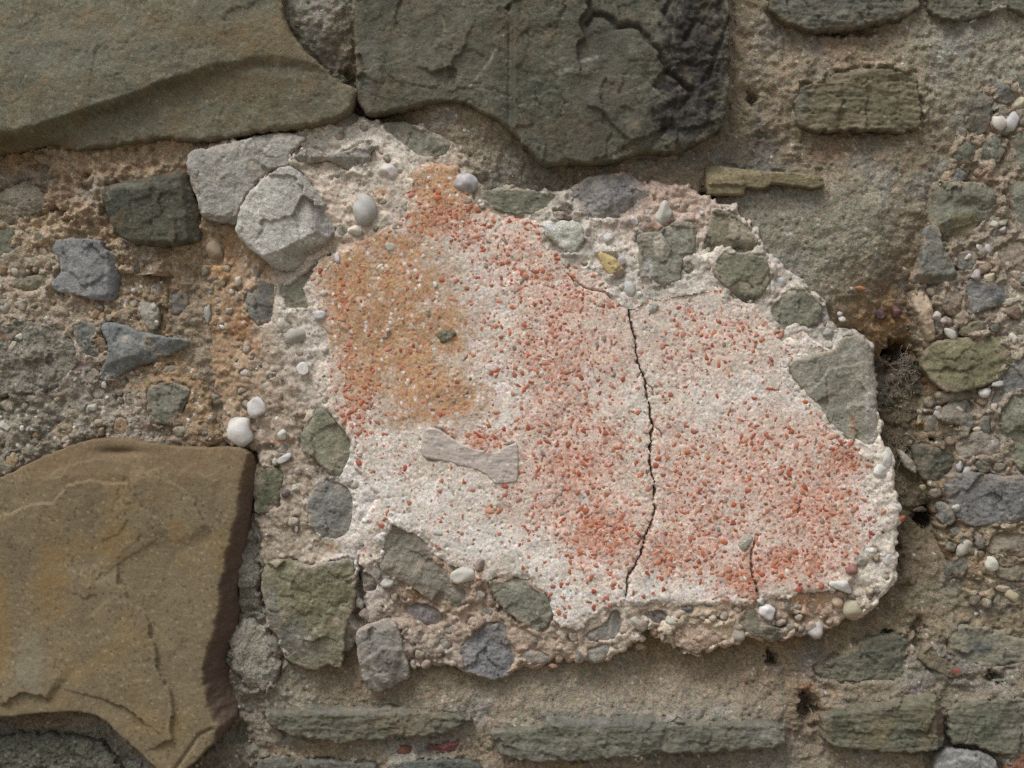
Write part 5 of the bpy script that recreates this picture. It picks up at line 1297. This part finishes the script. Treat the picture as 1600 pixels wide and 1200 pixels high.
fc([(740, 960, 18, .6), (760, 945, 20, .6), (750, 935, 24, .5), (700, 970, 14, .5), (870, 1000, 18, .7), (890, 1000, 20, .7), (800, 980, 16, .7), (830, 1005, 14, .7), (870, 1025, 10, .7), (780, 960, 16, .6)], (158, 138, 118))
fc([(900, 970, 28, .5), (940, 950, 32, .4), (980, 945, 33, .4), (1000, 990, 22, .7), (1020, 1000, 14, .7), (1040, 990, 20, .7), (890, 975, 30, .5)], (192, 178, 160))
fc([(1080, 960, 30, .4), (1120, 960, 30, .4), (1060, 950, 33, .3), (1150, 955, 30, .5), (1140, 1000, 18, .6), (1200, 950, 32, .4)], (176, 156, 130))
fc([(1250, 945, 22, .3), (1280, 940, 20, .3), (1290, 955, 18, .4)], (172, 136, 98))
fc([(1240, 975, 18, .6), (1260, 965, 18, .5), (1300, 965, 12, .6), (1220, 960, 24, .6), (1210, 995, 8, .6)], (162, 144, 132))
fc([(1340, 930, 28, .6), (1370, 900, 34, .4), (1385, 830, 35, .4), (1390, 780, 35, .4), (1380, 750, 36, .4), (1365, 880, 36, .4), (1370, 715, 34, .5)], (204, 194, 180))
fc([(1050, 310, 34, .8), (1070, 310, 34, .9), (1090, 330, 34, .8), (1040, 300, 30, .8), (1030, 340, 34, .6), (960, 355, 30, .4), (1000, 355, 34, .5)], (176, 152, 136))
fc([(930, 375, 36, .5), (970, 385, 36, .5), (920, 400, 36, .5), (985, 420, 36, .5), (890, 325, 34, .5), (870, 320, 30, .5), (1080, 430, 36, .5), (1085, 420, 36, .5), (990, 395, 36, .5)], (200, 194, 182))
fc([(1110, 410, 34, .5), (1170, 340, 28, .5), (1185, 375, 28, .5), (1220, 420, 30, .5), (1240, 435, 28, .5), (1210, 460, 33, .5), (1195, 460, 34, .5), (1145, 325, 26, .4)], (192, 182, 168))
fc([(1260, 530, 34, .6), (1285, 520, 30, .6), (1310, 515, 26, .6), (1270, 540, 36, .6)], (196, 190, 178))
fc([(1300, 490, 14, .6), (1320, 500, 12, .6), (1340, 515, 14, .5), (1290, 475, 14, .5)], (134, 130, 120))
fc([(760, 290, 14, .6), (820, 290, 14, .6), (860, 335, 33, .5), (760, 325, 34, .5), (700, 225, 16, .5)], (142, 132, 112))
FMARK = [(345, 410, 24, 40, (160, 122, 78), .6), (375, 510, 24, 26, (156, 112, 66), .65), (395, 540, 14, 12, (150, 104, 58), .5), (432, 690, 22, 6, (150, 110, 78), .7), (545, 200, 30, 14, (196, 190, 178), .6), (600, 300, 16, 8, (190, 150, 116), .6), (640, 930, 30, 8, (142, 112, 74), .7), (520, 855, 22, 6, (150, 120, 84), .7), (1260, 940, 40, 8, (172, 132, 90), .7), (1025, 355, 18, 5, (150, 118, 90), .7), (1010, 1005, 14, 8, (128, 104, 70), .6), (590, 310, 14, 10, (196, 158, 120), .5), (340, 640, 10, 30, (136, 112, 84), .5), (430, 1000, 20, 40, (140, 134, 122), .6)]
FHOLES = ((330, 405, 13, 10, -16), (312, 520, 6, 30, -20), (1013, 992, 9, 7, -30), (1023, 995, 6, 5, -14), (562, 910, 4, 34, -34), (557, 960, 10, 12, -26), (560, 975, 6, 8, -10), (775, 952, 14, 8, -12), (392, 660, 6, 8, -8), (425, 700, 28, 4, -9), (1245, 965, 10, 6, -8), (1050, 980, 30, 2.5, -8), (1115, 965, 30, 2.2, -8), (345, 440, 14, 5, -10), (375, 582, 8, 5, -12))
FACE = [(484, 430), (500, 410), (520, 392), (545, 382), (560, 374), (585, 366), (600, 352), (622, 345), (632, 320), (628, 290), (636, 265), (655, 256), (690, 256), (712, 262), (722, 280), (735, 298), (745, 318), (765, 330), (790, 337), (825, 341), (846, 346), (852, 368), (868, 380), (885, 397), (905, 412), (930, 426), (948, 437), (962, 446), (972, 458), (985, 468), (1000, 457), (1022, 453), (1050, 449), (1085, 443), (1105, 440), (1117, 436), (1132, 450), (1146, 469), (1185, 474), (1196, 491), (1214, 511), (1228, 523), (1250, 517), (1272, 530), (1290, 540), (1280, 550), (1250, 560), (1232, 567), (1238, 590), (1260, 618), (1287, 648), (1310, 678), (1342, 694), (1366, 705), (1374, 722), (1366, 750), (1380, 790), (1388, 830), (1372, 850), (1352, 875), (1335, 905), (1300, 925), (1262, 925), (1240, 932), (1200, 940), (1160, 943), (1120, 945), (1060, 946), (1000, 945), (960, 948), (930, 962), (905, 982), (875, 985), (862, 955), (860, 935), (838, 918), (822, 903), (800, 902), (770, 906), (745, 914), (728, 890), (700, 882), (682, 872), (668, 846), (632, 824), (613, 813), (598, 836), (592, 880), (575, 888), (562, 880), (558, 840), (572, 800), (590, 780), (575, 760), (558, 740), (552, 700), (540, 672), (515, 642), (497, 612), (490, 592), (500, 570), (512, 540), (508, 515), (492, 497), (486, 476), (476, 450)]
CRACK = [(984, 464), (983, 493), (987, 510), (993, 527), (993, 547), (997, 567), (1002, 580), (1009, 597), (1010, 613), (1015, 633), (1017, 653), (1021, 665), (1017, 683), (1015, 707), (1017, 733), (1022, 757), (1023, 797), (1020, 813), (1008, 837), (1002, 863), (992, 883), (982, 900), (977, 935)]
CRACK2 = [(1252, 784), (1247, 800), (1240, 806)]
CRACK3 = [(1183, 838), (1177, 857), (1173, 867), (1177, 903), (1182, 915), (1186, 936)]
CRACK4 = [(887, 428), (904, 445), (921, 452), (946, 457), (958, 468)]
BONE = [(662, 672), (677, 668), (692, 675), (707, 686), (725, 696), (740, 702), (752, 704), (772, 708), (790, 700), (800, 695), (809, 690), (810, 720), (809, 751), (800, 754), (775, 757), (766, 749), (760, 741), (745, 734), (717, 727), (700, 720), (670, 717), (657, 710), (659, 690)]


def face_h(X, Y):
    H = np.full(X.shape, 35.0, np.float32)
    H += 2.6 * fbm(X, Y, 190, 3, 201) + 1.8 * fbm(X, Y, 48, 4, 202, .55)
    # lower, worn lip towards the white lower-left and the ochre corner
    H -= 5.0 * sstep(0, 60, (Y - 800) - 0.25 * (X - 560)) * sstep(900, 820, X)
    H -= 3 * splats([(620, 520, 90, 100, 1.0)], X, Y)
    w1, _ = worley(X, Y, 8, 203)
    tr = 0.35 + 0.9 * sstep(-.35, .45, fbm(X, Y, 70, 4, 210, .6))
    H += tr * (0.55 * (0.5 - w1) + 0.6 * fbm(X, Y, 5, 2, 204, .7)) - 1.6 * tr * np.clip(fbm(X, Y, 18, 3, 216, .6) - .15, 0, 1)
    p, pv = worley(X, Y, 13, 205)
    H -= 2.4 * np.exp(-(p / 0.16) ** 2) * (pv > 0.80)
    wx, wy = X + 2.6 * fbm(X, Y, 12, 3, 206), Y + 2.6 * fbm(X, Y, 12, 3, 207)
    d, sg = pline(CRACK, wx, wy)
    wd = np.interp(Y, [460, 560, 690, 800, 900, 940], [1.1, 1.3, 1.2, 1.0, .8, .45])
    wd = wd * (0.45 + 1.0 * sstep(-.5, .6, fbm(X, Y, 22, 3, 208)))
    H -= 24 * np.exp(-(d / wd) ** 4) + 1.6 * np.exp(-(d / 6) ** 2) + 6 * np.exp(-(d / (wd + 3.2)) ** 2) * sstep(.15, .5, fbm(X, Y, 11, 3, 209))
    for br in ([(1009, 597), (1018, 606), (1022, 618)], [(1021, 665), (1030, 672), (1034, 684)], [(1002, 580), (996, 590)], [(1008, 837), (1000, 842), (995, 852)], [(1017, 733), (1010, 742)]):
        db, _ = pline(br, wx, wy)
        H -= 7 * np.exp(-(db / 0.9) ** 2)
    H += 1.4 * (sg < 0) * np.exp(-(d / 60) ** 2)
    for pl, ww, dp in ((CRACK2, 1.3, 9), (CRACK3, 1.4, 14), (CRACK4, 1.0, 7)):
        d, sg = pline(pl, wx, wy)
        H -= dp * np.exp(-(d / ww) ** 2)
    d, sg = pline([(555, 457), (543, 474), (537, 490), (522, 510)], wx, wy)
    H += 3 * sstep(-1, 1, d * sg) * np.exp(-(d / 40) ** 2) * pend([(555, 457), (543, 474), (537, 490), (522, 510)], wx, wy)
    d, sg = pline([(595, 755), (640, 752), (700, 770), (760, 790), (800, 790), (850, 830)], wx, wy)
    H += 0.9 * sstep(-6, 6, d * sg) * np.exp(-(d / 60) ** 2) * pend([(595, 755), (640, 752), (700, 770), (760, 790), (800, 790), (850, 830)], wx, wy)
    return H


OCHRE = [(560, 430, 66, 50, 1), (545, 500, 40, 70, 1), (600, 490, 80, 85, 1), (630, 550, 80, 65, 1), (670, 600, 75, 50, .95), (705, 625, 60, 38, .9), (570, 570, 50, 70, .9), (640, 440, 70, 60, .8), (690, 290, 56, 44, 1), (620, 390, 70, 34, .85), (760, 322, 46, 15, .7), (690, 520, 56, 66, .75), (560, 615, 26, 28, .6), (660, 645, 75, 26, .7), (660, 350, 40, 40, .7)]
PINK = [(880, 460, 110, 80, .55), (900, 560, 110, 90, .62), (840, 650, 60, 80, .55), (900, 720, 90, 80, .75), (940, 830, 90, 70, 1), (1080, 760, 90, 120, .7), (1180, 720, 110, 90, .75), (1280, 780, 110, 90, .9), (1100, 850, 110, 60, .85), (1200, 880, 100, 40, .8), (1120, 540, 120, 70, .40), (1280, 690, 60, 50, .7), (700, 330, 60, 40, .85), (800, 380, 80, 40, .55), (750, 700, 60, 20, .55), (820, 760, 50, 40, .5), (870, 800, 60, 40, .8), (560, 640, 20, 40, .7), (1310, 860, 40, 50, .7)]
LIME = [(780, 620, 45, 70, .8), (760, 440, 50, 50, .5), (600, 750, 60, 40, .8), (650, 790, 90, 40, .8), (760, 850, 90, 40, 1), (840, 880, 50, 50, 1), (880, 940, 60, 40, 1), (1110, 630, 60, 50, .65), (1180, 610, 50, 30, .7), (672, 405, 16, 16, 1), (910, 790, 16, 20, 1), (1250, 590, 40, 60, .8), (1365, 790, 30, 60, .8), (985, 925, 70, 25, .9), (1075, 925, 70, 20, .7), (1145, 855, 14, 12, .9), (945, 884, 16, 9, .8), (930, 600, 30, 40, .5), (1000, 620, 30, 60, .5), (740, 530, 25, 50, .7), (560, 800, 30, 60, .9), (1330, 740, 30, 20, .5), (600, 690, 50, 40, .5), (700, 770, 90, 30, .7)]
REDD = [(940, 840, 60, 45, 1.2), (925, 800, 50, 50, .9), (895, 740, 60, 60, .8), (1040, 870, 45, 35, 1.0), (1160, 905, 40, 24, 1.4), (1290, 800, 70, 70, .75), (1315, 718, 34, 30, 1.3), (1225, 880, 28, 34, 1.2), (1275, 880, 24, 34, 1.2), (1250, 780, 60, 60, .6), (860, 560, 90, 90, .72), (800, 420, 80, 50, .7), (880, 480, 90, 60, .6), (700, 345, 50, 30, 1.0), (690, 320, 36, 30, .8), (1100, 760, 110, 110, .42), (1110, 500, 110, 40, .42), (1060, 540, 50, 60, .42), (760, 690, 50, 16, 1.4), (690, 680, 20, 20, 1.0), (700, 640, 40, 12, .8), (880, 640, 70, 60, .62), (548, 640, 18, 22, .9), (572, 610, 20, 26, .9), (542, 560, 12, 26, .9), (533, 462, 8, 26, 1.6), (650, 740, 60, 25, .25), (768, 805, 14, 18, .9), (625, 715, 14, 22, .6), (1180, 680, 60, 40, .3), (1040, 660, 60, 60, .35), (950, 690, 60, 60, .5), (720, 375, 60, 24, .6), (1000, 480, 20, 20, .4), (805, 345, 16, 8, 1.0), (835, 352, 8, 6, 1.2)]


def face_masks(X, Y):
    wx = X + 16 * fbm(X, Y, 50, 4, 211, .6)
    wy = Y + 16 * fbm(X, Y, 50, 4, 212, .6)
    n = fbm(X, Y, 26, 5, 213, .65)
    oc = np.clip(splats(OCHRE, wx, wy) * 1.35 + 0.22 * n - 0.10, 0, 1)
    pk = np.clip(splats(PINK, wx, wy) + 0.35 * n - 0.05, 0, 1)
    lm = np.clip(splats(LIME, wx, wy) * 1.1 + 0.30 * fbm(X, Y, 30, 5, 214, .65) - 0.15, 0, 1)
    rd = np.clip(splats(REDD, wx, wy) + 0.35 * n - 0.08, 0, 1.4)
    return oc, pk, lm, rd


def face_col(X, Y, d, H):
    oc, pk, lm, rd = face_masks(X, Y)
    C = np.broadcast_to(lin((208, 196, 181)), X.shape + (3,)).copy()

    def mix(C, k, g):
        g = np.clip(g, 0, 1)[..., None]
        return C * (1 - g) + lin(k) * g
    C = mix(C, (218, 176, 158), np.clip(pk * 1.05, 0, 1))
    C = mix(C, (222, 217, 210), lm * 0.9)
    C = mix(C, (198, 134, 102), np.clip((rd - 0.28) * 1.35, 0, 1) * 0.72 * (1 - lm) * (0.55 + 0.6 * sstep(-.3, .4, fbm(X, Y, 9, 3, 225, .7))))
    ob = sstep(-.35, .35, fbm(X, Y, 24, 5, 226, .7))
    C = mix(C, (180, 140, 98), np.clip(oc * 1.2 * (0.55 + 0.6 * ob), 0, .95))
    C = mix(C, (156, 104, 66), oc * sstep(-.05, .5, fbm(X, Y, 15, 4, 227, .7)) * 0.65)
    C = mix(C, (160, 122, 88), oc * sstep(0, .6, fbm(X, Y, 40, 4, 221, .6)) * 0.6)
    a = fbm(X, Y, 70, 5, 222, .6)[..., None]
    C = C * (1 + 0.10 * a)
    w_, wv = worley(X, Y, 3.6, 223)
    C = C * (0.88 + 0.22 * wv)[..., None]
    w2, v2 = worley(X + 77, Y, 6.5, 224)
    red = (v2 < 0.06 + 0.55 * np.clip(rd, 0, 1)) & (w2 < 0.30 + 0.25 * RV[(np.asarray(v2 * 9999, np.int32)) & 255])
    C = np.where(red[..., None], C * 0.45 + 0.55 * lin((166, 100, 78)), C)
    C = np.where(((v2 > 0.93) & (w2 < 0.4))[..., None], lin((214, 208, 200)), C)
    C = np.where(((v2 > 0.87) & (v2 < 0.90) & (w2 < 0.35))[..., None], lin((134, 124, 112)), C)
    return C


def face_hf(X, Y, d):
    q = np.clip(1 - d / 7, 0, 1)
    H = carve(('face_inset',), face_h(X, Y), X, Y, 5)
    q2 = np.clip(1 - d / 16, 0, 1)
    return H - 3 * q * q - 5 * q2 * np.clip(fbm(X, Y, 15, 4, 231, .6) + .35, 0, 1)


RIM = [(700, 1010, 26), (860, 1010, 16), (900, 1000, 16), (960, 1015, 14), (1000, 990, 14), (1030, 985, 14), (1060, 985, 14), (1120, 985, 14), (1150, 970, 16), (1220, 970, 16), (1260, 960, 16), (1290, 960, 14), (640, 990, 24), (600, 950, 20), (660, 1010, 20), (760, 950, 20), (800, 995, 20), (1350, 930, 14)]
rubble(FRAG, FR_OUT, 60, 23, [(158, 144, 128), (150, 132, 112), (132, 128, 120), (124, 122, 114), (172, 160, 142), (142, 118, 96), (168, 150, 132)], 6, 14, avoid=(FACE,), band=RIM, hcf=lambda X, Y: ctrl(FC, X, Y, 34)[..., 0], rise=(1, 9))
rubble(FRAG, FR_OUT, 54, 24, [(166, 152, 134), (178, 168, 152), (150, 134, 112), (136, 132, 122), (188, 182, 170), (124, 122, 108)], 6, 12, avoid=(FACE,), hcf=lambda X, Y: ctrl(FC, X, Y, 34)[..., 0], rise=(1, 6))
patch('concrete_matrix', FR_OUT, matrix_hf(FC, (FRAG.name,), .9, FHOLES, 60), matrix_cf(FC, 60, FMARK, .93), M['face'], FRAG, 2.0, -60, 11, 26, 3.0, 25.0, cull=((FACE, 16),))
CARVE.append(('face_inset', np.array(BONE, float), 37.0))
face = patch('floor_face', FACE, face_hf, face_col, M['face'], FRAG, 1.55, 8, 8, 19, 1.0, 35.0, label='flat worn mortar face crowded with crushed red brick')

# the bone fragment pressed into the face
bx = stone(face, BONE, 37.6, [(186, 174, 166), (172, 160, 152), (198, 188, 180)], 'bone', 'pale grey bone shaped inclusion', fac=(0, 0), brk=(40, 0, 0), hair=.4, rnd=2.2, amp=0.8, res=1.4, jag=1.0, back=25, name='bone', smear=(196, 184, 168),
           extra=lambda H, X, Y, d: H - 2.2 * np.exp(-(((X - 735) / 26) ** 2 + ((Y - 716) / 16) ** 2)) + 1.4 * ridged(X * .35 + Y * .8, Y - X * .3, 18, 2, 9))

# crushed brick
rs = np.random.RandomState(4)
BR = [(162, 88, 58), (172, 98, 64), (152, 82, 60), (178, 112, 84), (142, 84, 66), (174, 102, 64), (154, 76, 56), (186, 130, 104), (152, 96, 70), (166, 92, 68)]
cand = np.stack([rs.uniform(480, 1400, 110000), rs.uniform(255, 985, 110000)], 1).astype(np.float32)
fd = sdf(np.asarray(FACE, float), cand[:, 0], cand[:, 1])
bd = sdf(np.asarray(BONE, float), cand[:, 0], cand[:, 1])
oc_, pk_, lm_, rd_ = face_masks(cand[:, 0], cand[:, 1])
rd_ = np.maximum(rd_, 0.50 * pk_ + 0.12)
rd_ = rd_ * (1 - 0.72 * np.clip(oc_, 0, 1)) + 0.08 * oc_ + 0.9 * splats([(533, 462, 7, 30, 1.3), (540, 560, 10, 24, 1.0), (552, 600, 12, 30, .9), (572, 620, 18, 26, .8), (548, 645, 16, 18, .9), (690, 330, 40, 22, .9), (735, 325, 20, 14, .8)], cand[:, 0], cand[:, 1])
cl = fbm(cand[:, 0], cand[:, 1], 22, 3, 241, .6)
dens = np.clip(rd_ * (1 - 0.45 * np.clip(lm_, 0, 1)) * (1 + 0.9 * cl), 0, 1.6) ** 1.35
ok = (fd > 5) & (bd < -4) & (rs.rand(110000) < 0.006 + 0.36 * dens)
cand, dens = cand[ok], dens[ok]
rad = 1.35 + 4.9 * rs.rand(len(cand)) ** 2.7
order = np.argsort(-rad)
cand, rad = cand[order], rad[order]
grid, keepi = {}, []
for i, ((x, y), r) in enumerate(zip(cand, rad)):
    k = (int(x // 14), int(y // 14))
    if all((x - cand[j][0]) ** 2 + (y - cand[j][1]) ** 2 > (0.70 * (r + rad[j])) ** 2 for a in (-1, 0, 1) for b in (-1, 0, 1) for j in grid.get((k[0] + a, k[1] + b), ())):
        grid.setdefault(k, []).append(i)
        keepi.append(i)
cand, rad = cand[keepi][:8000], rad[keepi][:8000]
hh = face_hf(cand[:, 0], cand[:, 1], np.full(len(cand), 50.0, np.float32))
cr = pline(CRACK, cand[:, 0], cand[:, 1])[0]
far = cr > rad + 3
cand, rad, hh = cand[far], rad[far], hh[far]
print('brick chips', len(cand))


def chip_geo(r, k):
    q = np.random.RandomState(k)
    n = q.randint(6, 9)
    a = np.sort((np.arange(n) + q.uniform(-.3, .3, n)) * 2 * np.pi / n)
    rr = r * q.uniform(.55, 1.3, n)
    asp = q.uniform(.62, 1.5)
    x, z = rr * np.cos(a) * asp, rr * np.sin(a) / asp
    th = q.rand() * 6.28
    x, z = x * math.cos(th) - z * math.sin(th), x * math.sin(th) + z * math.cos(th)
    top = q.uniform(.05, .42)
    tl = q.uniform(-.12, .12, 2)
    V = [(0, -(top + .08), 0)]
    V += [(x[i] * .8, -(top + tl[0] * x[i] + tl[1] * z[i]), z[i] * .8) for i in range(n)]
    V += [(x[i], -(top - 1.1), z[i]) for i in range(n)]
    V += [(x[i] * .9, 4.0, z[i] * .9) for i in range(n)]
    F3 = [(0, 1 + i, 1 + (i + 1) % n) for i in range(n)]
    F4 = []
    for b in (1, 1 + n):
        F4 += [(b + i, b + n + i, b + n + (i + 1) % n, b + (i + 1) % n) for i in range(n)]
    return np.array(V), F3, F4


def chip_color(k):
    q = np.random.RandomState(k + 7000)
    t = q.rand()
    c = BR[q.randint(len(BR))]
    if t > .97:
        c = (212, 204, 194)
    elif t > .92:
        c = (138, 128, 116)
    k_ = q.rand() ** 2 * 0.45 if t <= .92 else 0.0
    return (lin(c) * (1 - k_) + lin((206, 166, 148)) * k_) * q.uniform(.82, 1.12)


sv, s3, s4, scol, nv = [], [], [], [], 0
for k in range(len(cand)):
    V, F3, F4 = chip_geo(float(rad[k]), k)
    cc = chip_color(k)
    if k < 300:
        me = raw_mesh('brick_chip', V * PX, F3, F4, np.tile(cc if cc[0] > cc[2] * 1.3 else lin(BR[k % 10]), (len(V), 1)), smooth=False, sat=0.92)
        o = link('brick_chip', me, M['chip'], face)
        o.location = place(float(cand[k][0]), float(cand[k][1]), float(hh[k]))
    else:
        sv.append(V * PX + np.array(place(float(cand[k][0]), float(cand[k][1]), float(hh[k]))))
        s3.append(np.array(F3) + nv)
        s4.append(np.array(F4) + nv)
        scol.append(np.tile(cc, (len(V), 1)))
        nv += len(V)
o = link('brick_grit', raw_mesh('brick_grit', np.concatenate(sv), np.concatenate(s3), np.concatenate(s4), np.concatenate(scol), smooth=False, sat=0.92), M['chip'], face)
o['kind'] = 'stuff'

# loose small gravel showing in the beds
def scatter(out, hf, n, seed, cols, rmin=1.8, rmax=4.6, avoid=None, inner=8):
    q = np.random.RandomState(seed)
    out = np.asarray(out, float)
    mn, mx = np.maximum(out.min(0), (-40, -40)), np.minimum(out.max(0), (1640, 1240))
    P = np.stack([q.uniform(mn[0], mx[0], n * 6), q.uniform(mn[1], mx[1], n * 6)], 1).astype(np.float32)
    d = sdf(out, P[:, 0], P[:, 1])
    k = d > inner
    if avoid is not None:
        for a in avoid:
            k &= sdf(np.asarray(a, float), P[:, 0], P[:, 1]) < -6
    k &= near_any([s_[1] for s_ in CARVE], P[:, 0], P[:, 1], 4) < -2
    k &= fbm(P[:, 0], P[:, 1], 60, 3, seed) > q.uniform(-.6, .5, len(P))
    P = P[k][:n]
    H = hf(P[:, 0], P[:, 1], np.full(len(P), 50.0, np.float32))
    R = rmin + (rmax - rmin) * q.rand(len(P)) ** 2.2
    return [(float(p[0]), float(p[1]), float(r), float(h - 0.25 * r), cols[q.randint(len(cols))]) for p, r, h in zip(P, R, H)]


GC = [(190, 184, 172), (170, 160, 142), (150, 136, 114), (128, 120, 106), (112, 106, 92), (160, 140, 112), (140, 138, 132), (200, 196, 188)]
gravel('gravel', FRAG, scatter(FR_OUT, matrix_hf(FC, (FRAG.name,), .9, FHOLES, 60), 520, 1, GC + [(196, 190, 180), (186, 172, 152)], avoid=(FACE,)), 'stone')
gravel('gravel', LEFT, scatter(LEFT_OUT, matrix_hf(LC, (LEFT.name,), 1.0, (), 20), 380, 2, GC), 'stone')
gravel('gravel', RIGHT, scatter(RIGHT_OUT, matrix_hf(RC, (RIGHT.name,), 1.0, (), 40), 160, 3, GC[1:7]), 'stone')
gravel('gravel', WALL, scatter([(-40, -40), (1640, -40), (1640, 1240), (-40, 1240)], lambda X, Y, d: mortar_hf(X, Y, d), 420, 4, [(128, 116, 94), (112, 100, 80), (150, 140, 120), (100, 94, 80), (180, 174, 162), (120, 96, 74)], 1.4, 3.6, avoid=(FR_OUT, LEFT_OUT, RIGHT_OUT)), 'stone')

# ------------------------------------------------------------------ dry rootlets and webs in the open joints
def fibres():
    q = np.random.RandomState(8)
    V, F, n = [], [], 0
    spots = [(1410, 580, -34, 34, 26), (1395, 640, -34, 30, 14), (1415, 700, -28, 22, 10), (1400, 760, -26, 20, 8), (312, 555, -2, 14, 9), (318, 575, 0, 12, 6)]
    for (cx, cy, h, sp, m) in spots:
        for _ in range(m):
            x, y = cx + q.randn() * sp * .35, cy + q.randn() * sp * .5
            a = q.rand() * 6.28
            st = q.uniform(2.5, 5)
            z = h + q.randn() * 4
            pts = []
            for s in range(9):
                pts.append((x, y, z))
                a += q.randn() * .6
                x += st * math.cos(a)
                y += st * math.sin(a)
                z += q.randn() * 1.5
            for (x, y, z) in pts:
                c = np.array(place(x, y, z))
                r = PX * .42
                for t in range(3):
                    V.append(c + r * np.array([math.cos(t * 2.094), math.sin(t * 2.094) * .7, math.sin(t * 2.094)]))
            for s in range(8):
                for t in range(3):
                    b = n + s * 3
                    F.append((b + t, b + (t + 1) % 3, b + 3 + (t + 1) % 3, b + 3 + t))
            n += 27
    C = np.tile(lin((138, 130, 112)), (len(V), 1))
    o = link('rootlets', raw_mesh('rootlets', V, np.zeros((0, 3), int), F, C), M['fibre'], None)
    o['kind'] = 'stuff'
    o['label'] = 'tangle of dry pale rootlets in the dark open joints'
    o['category'] = 'roots'


fibres()
for o in bpy.data.objects:
    if '_h' in o:
        del o['_h']
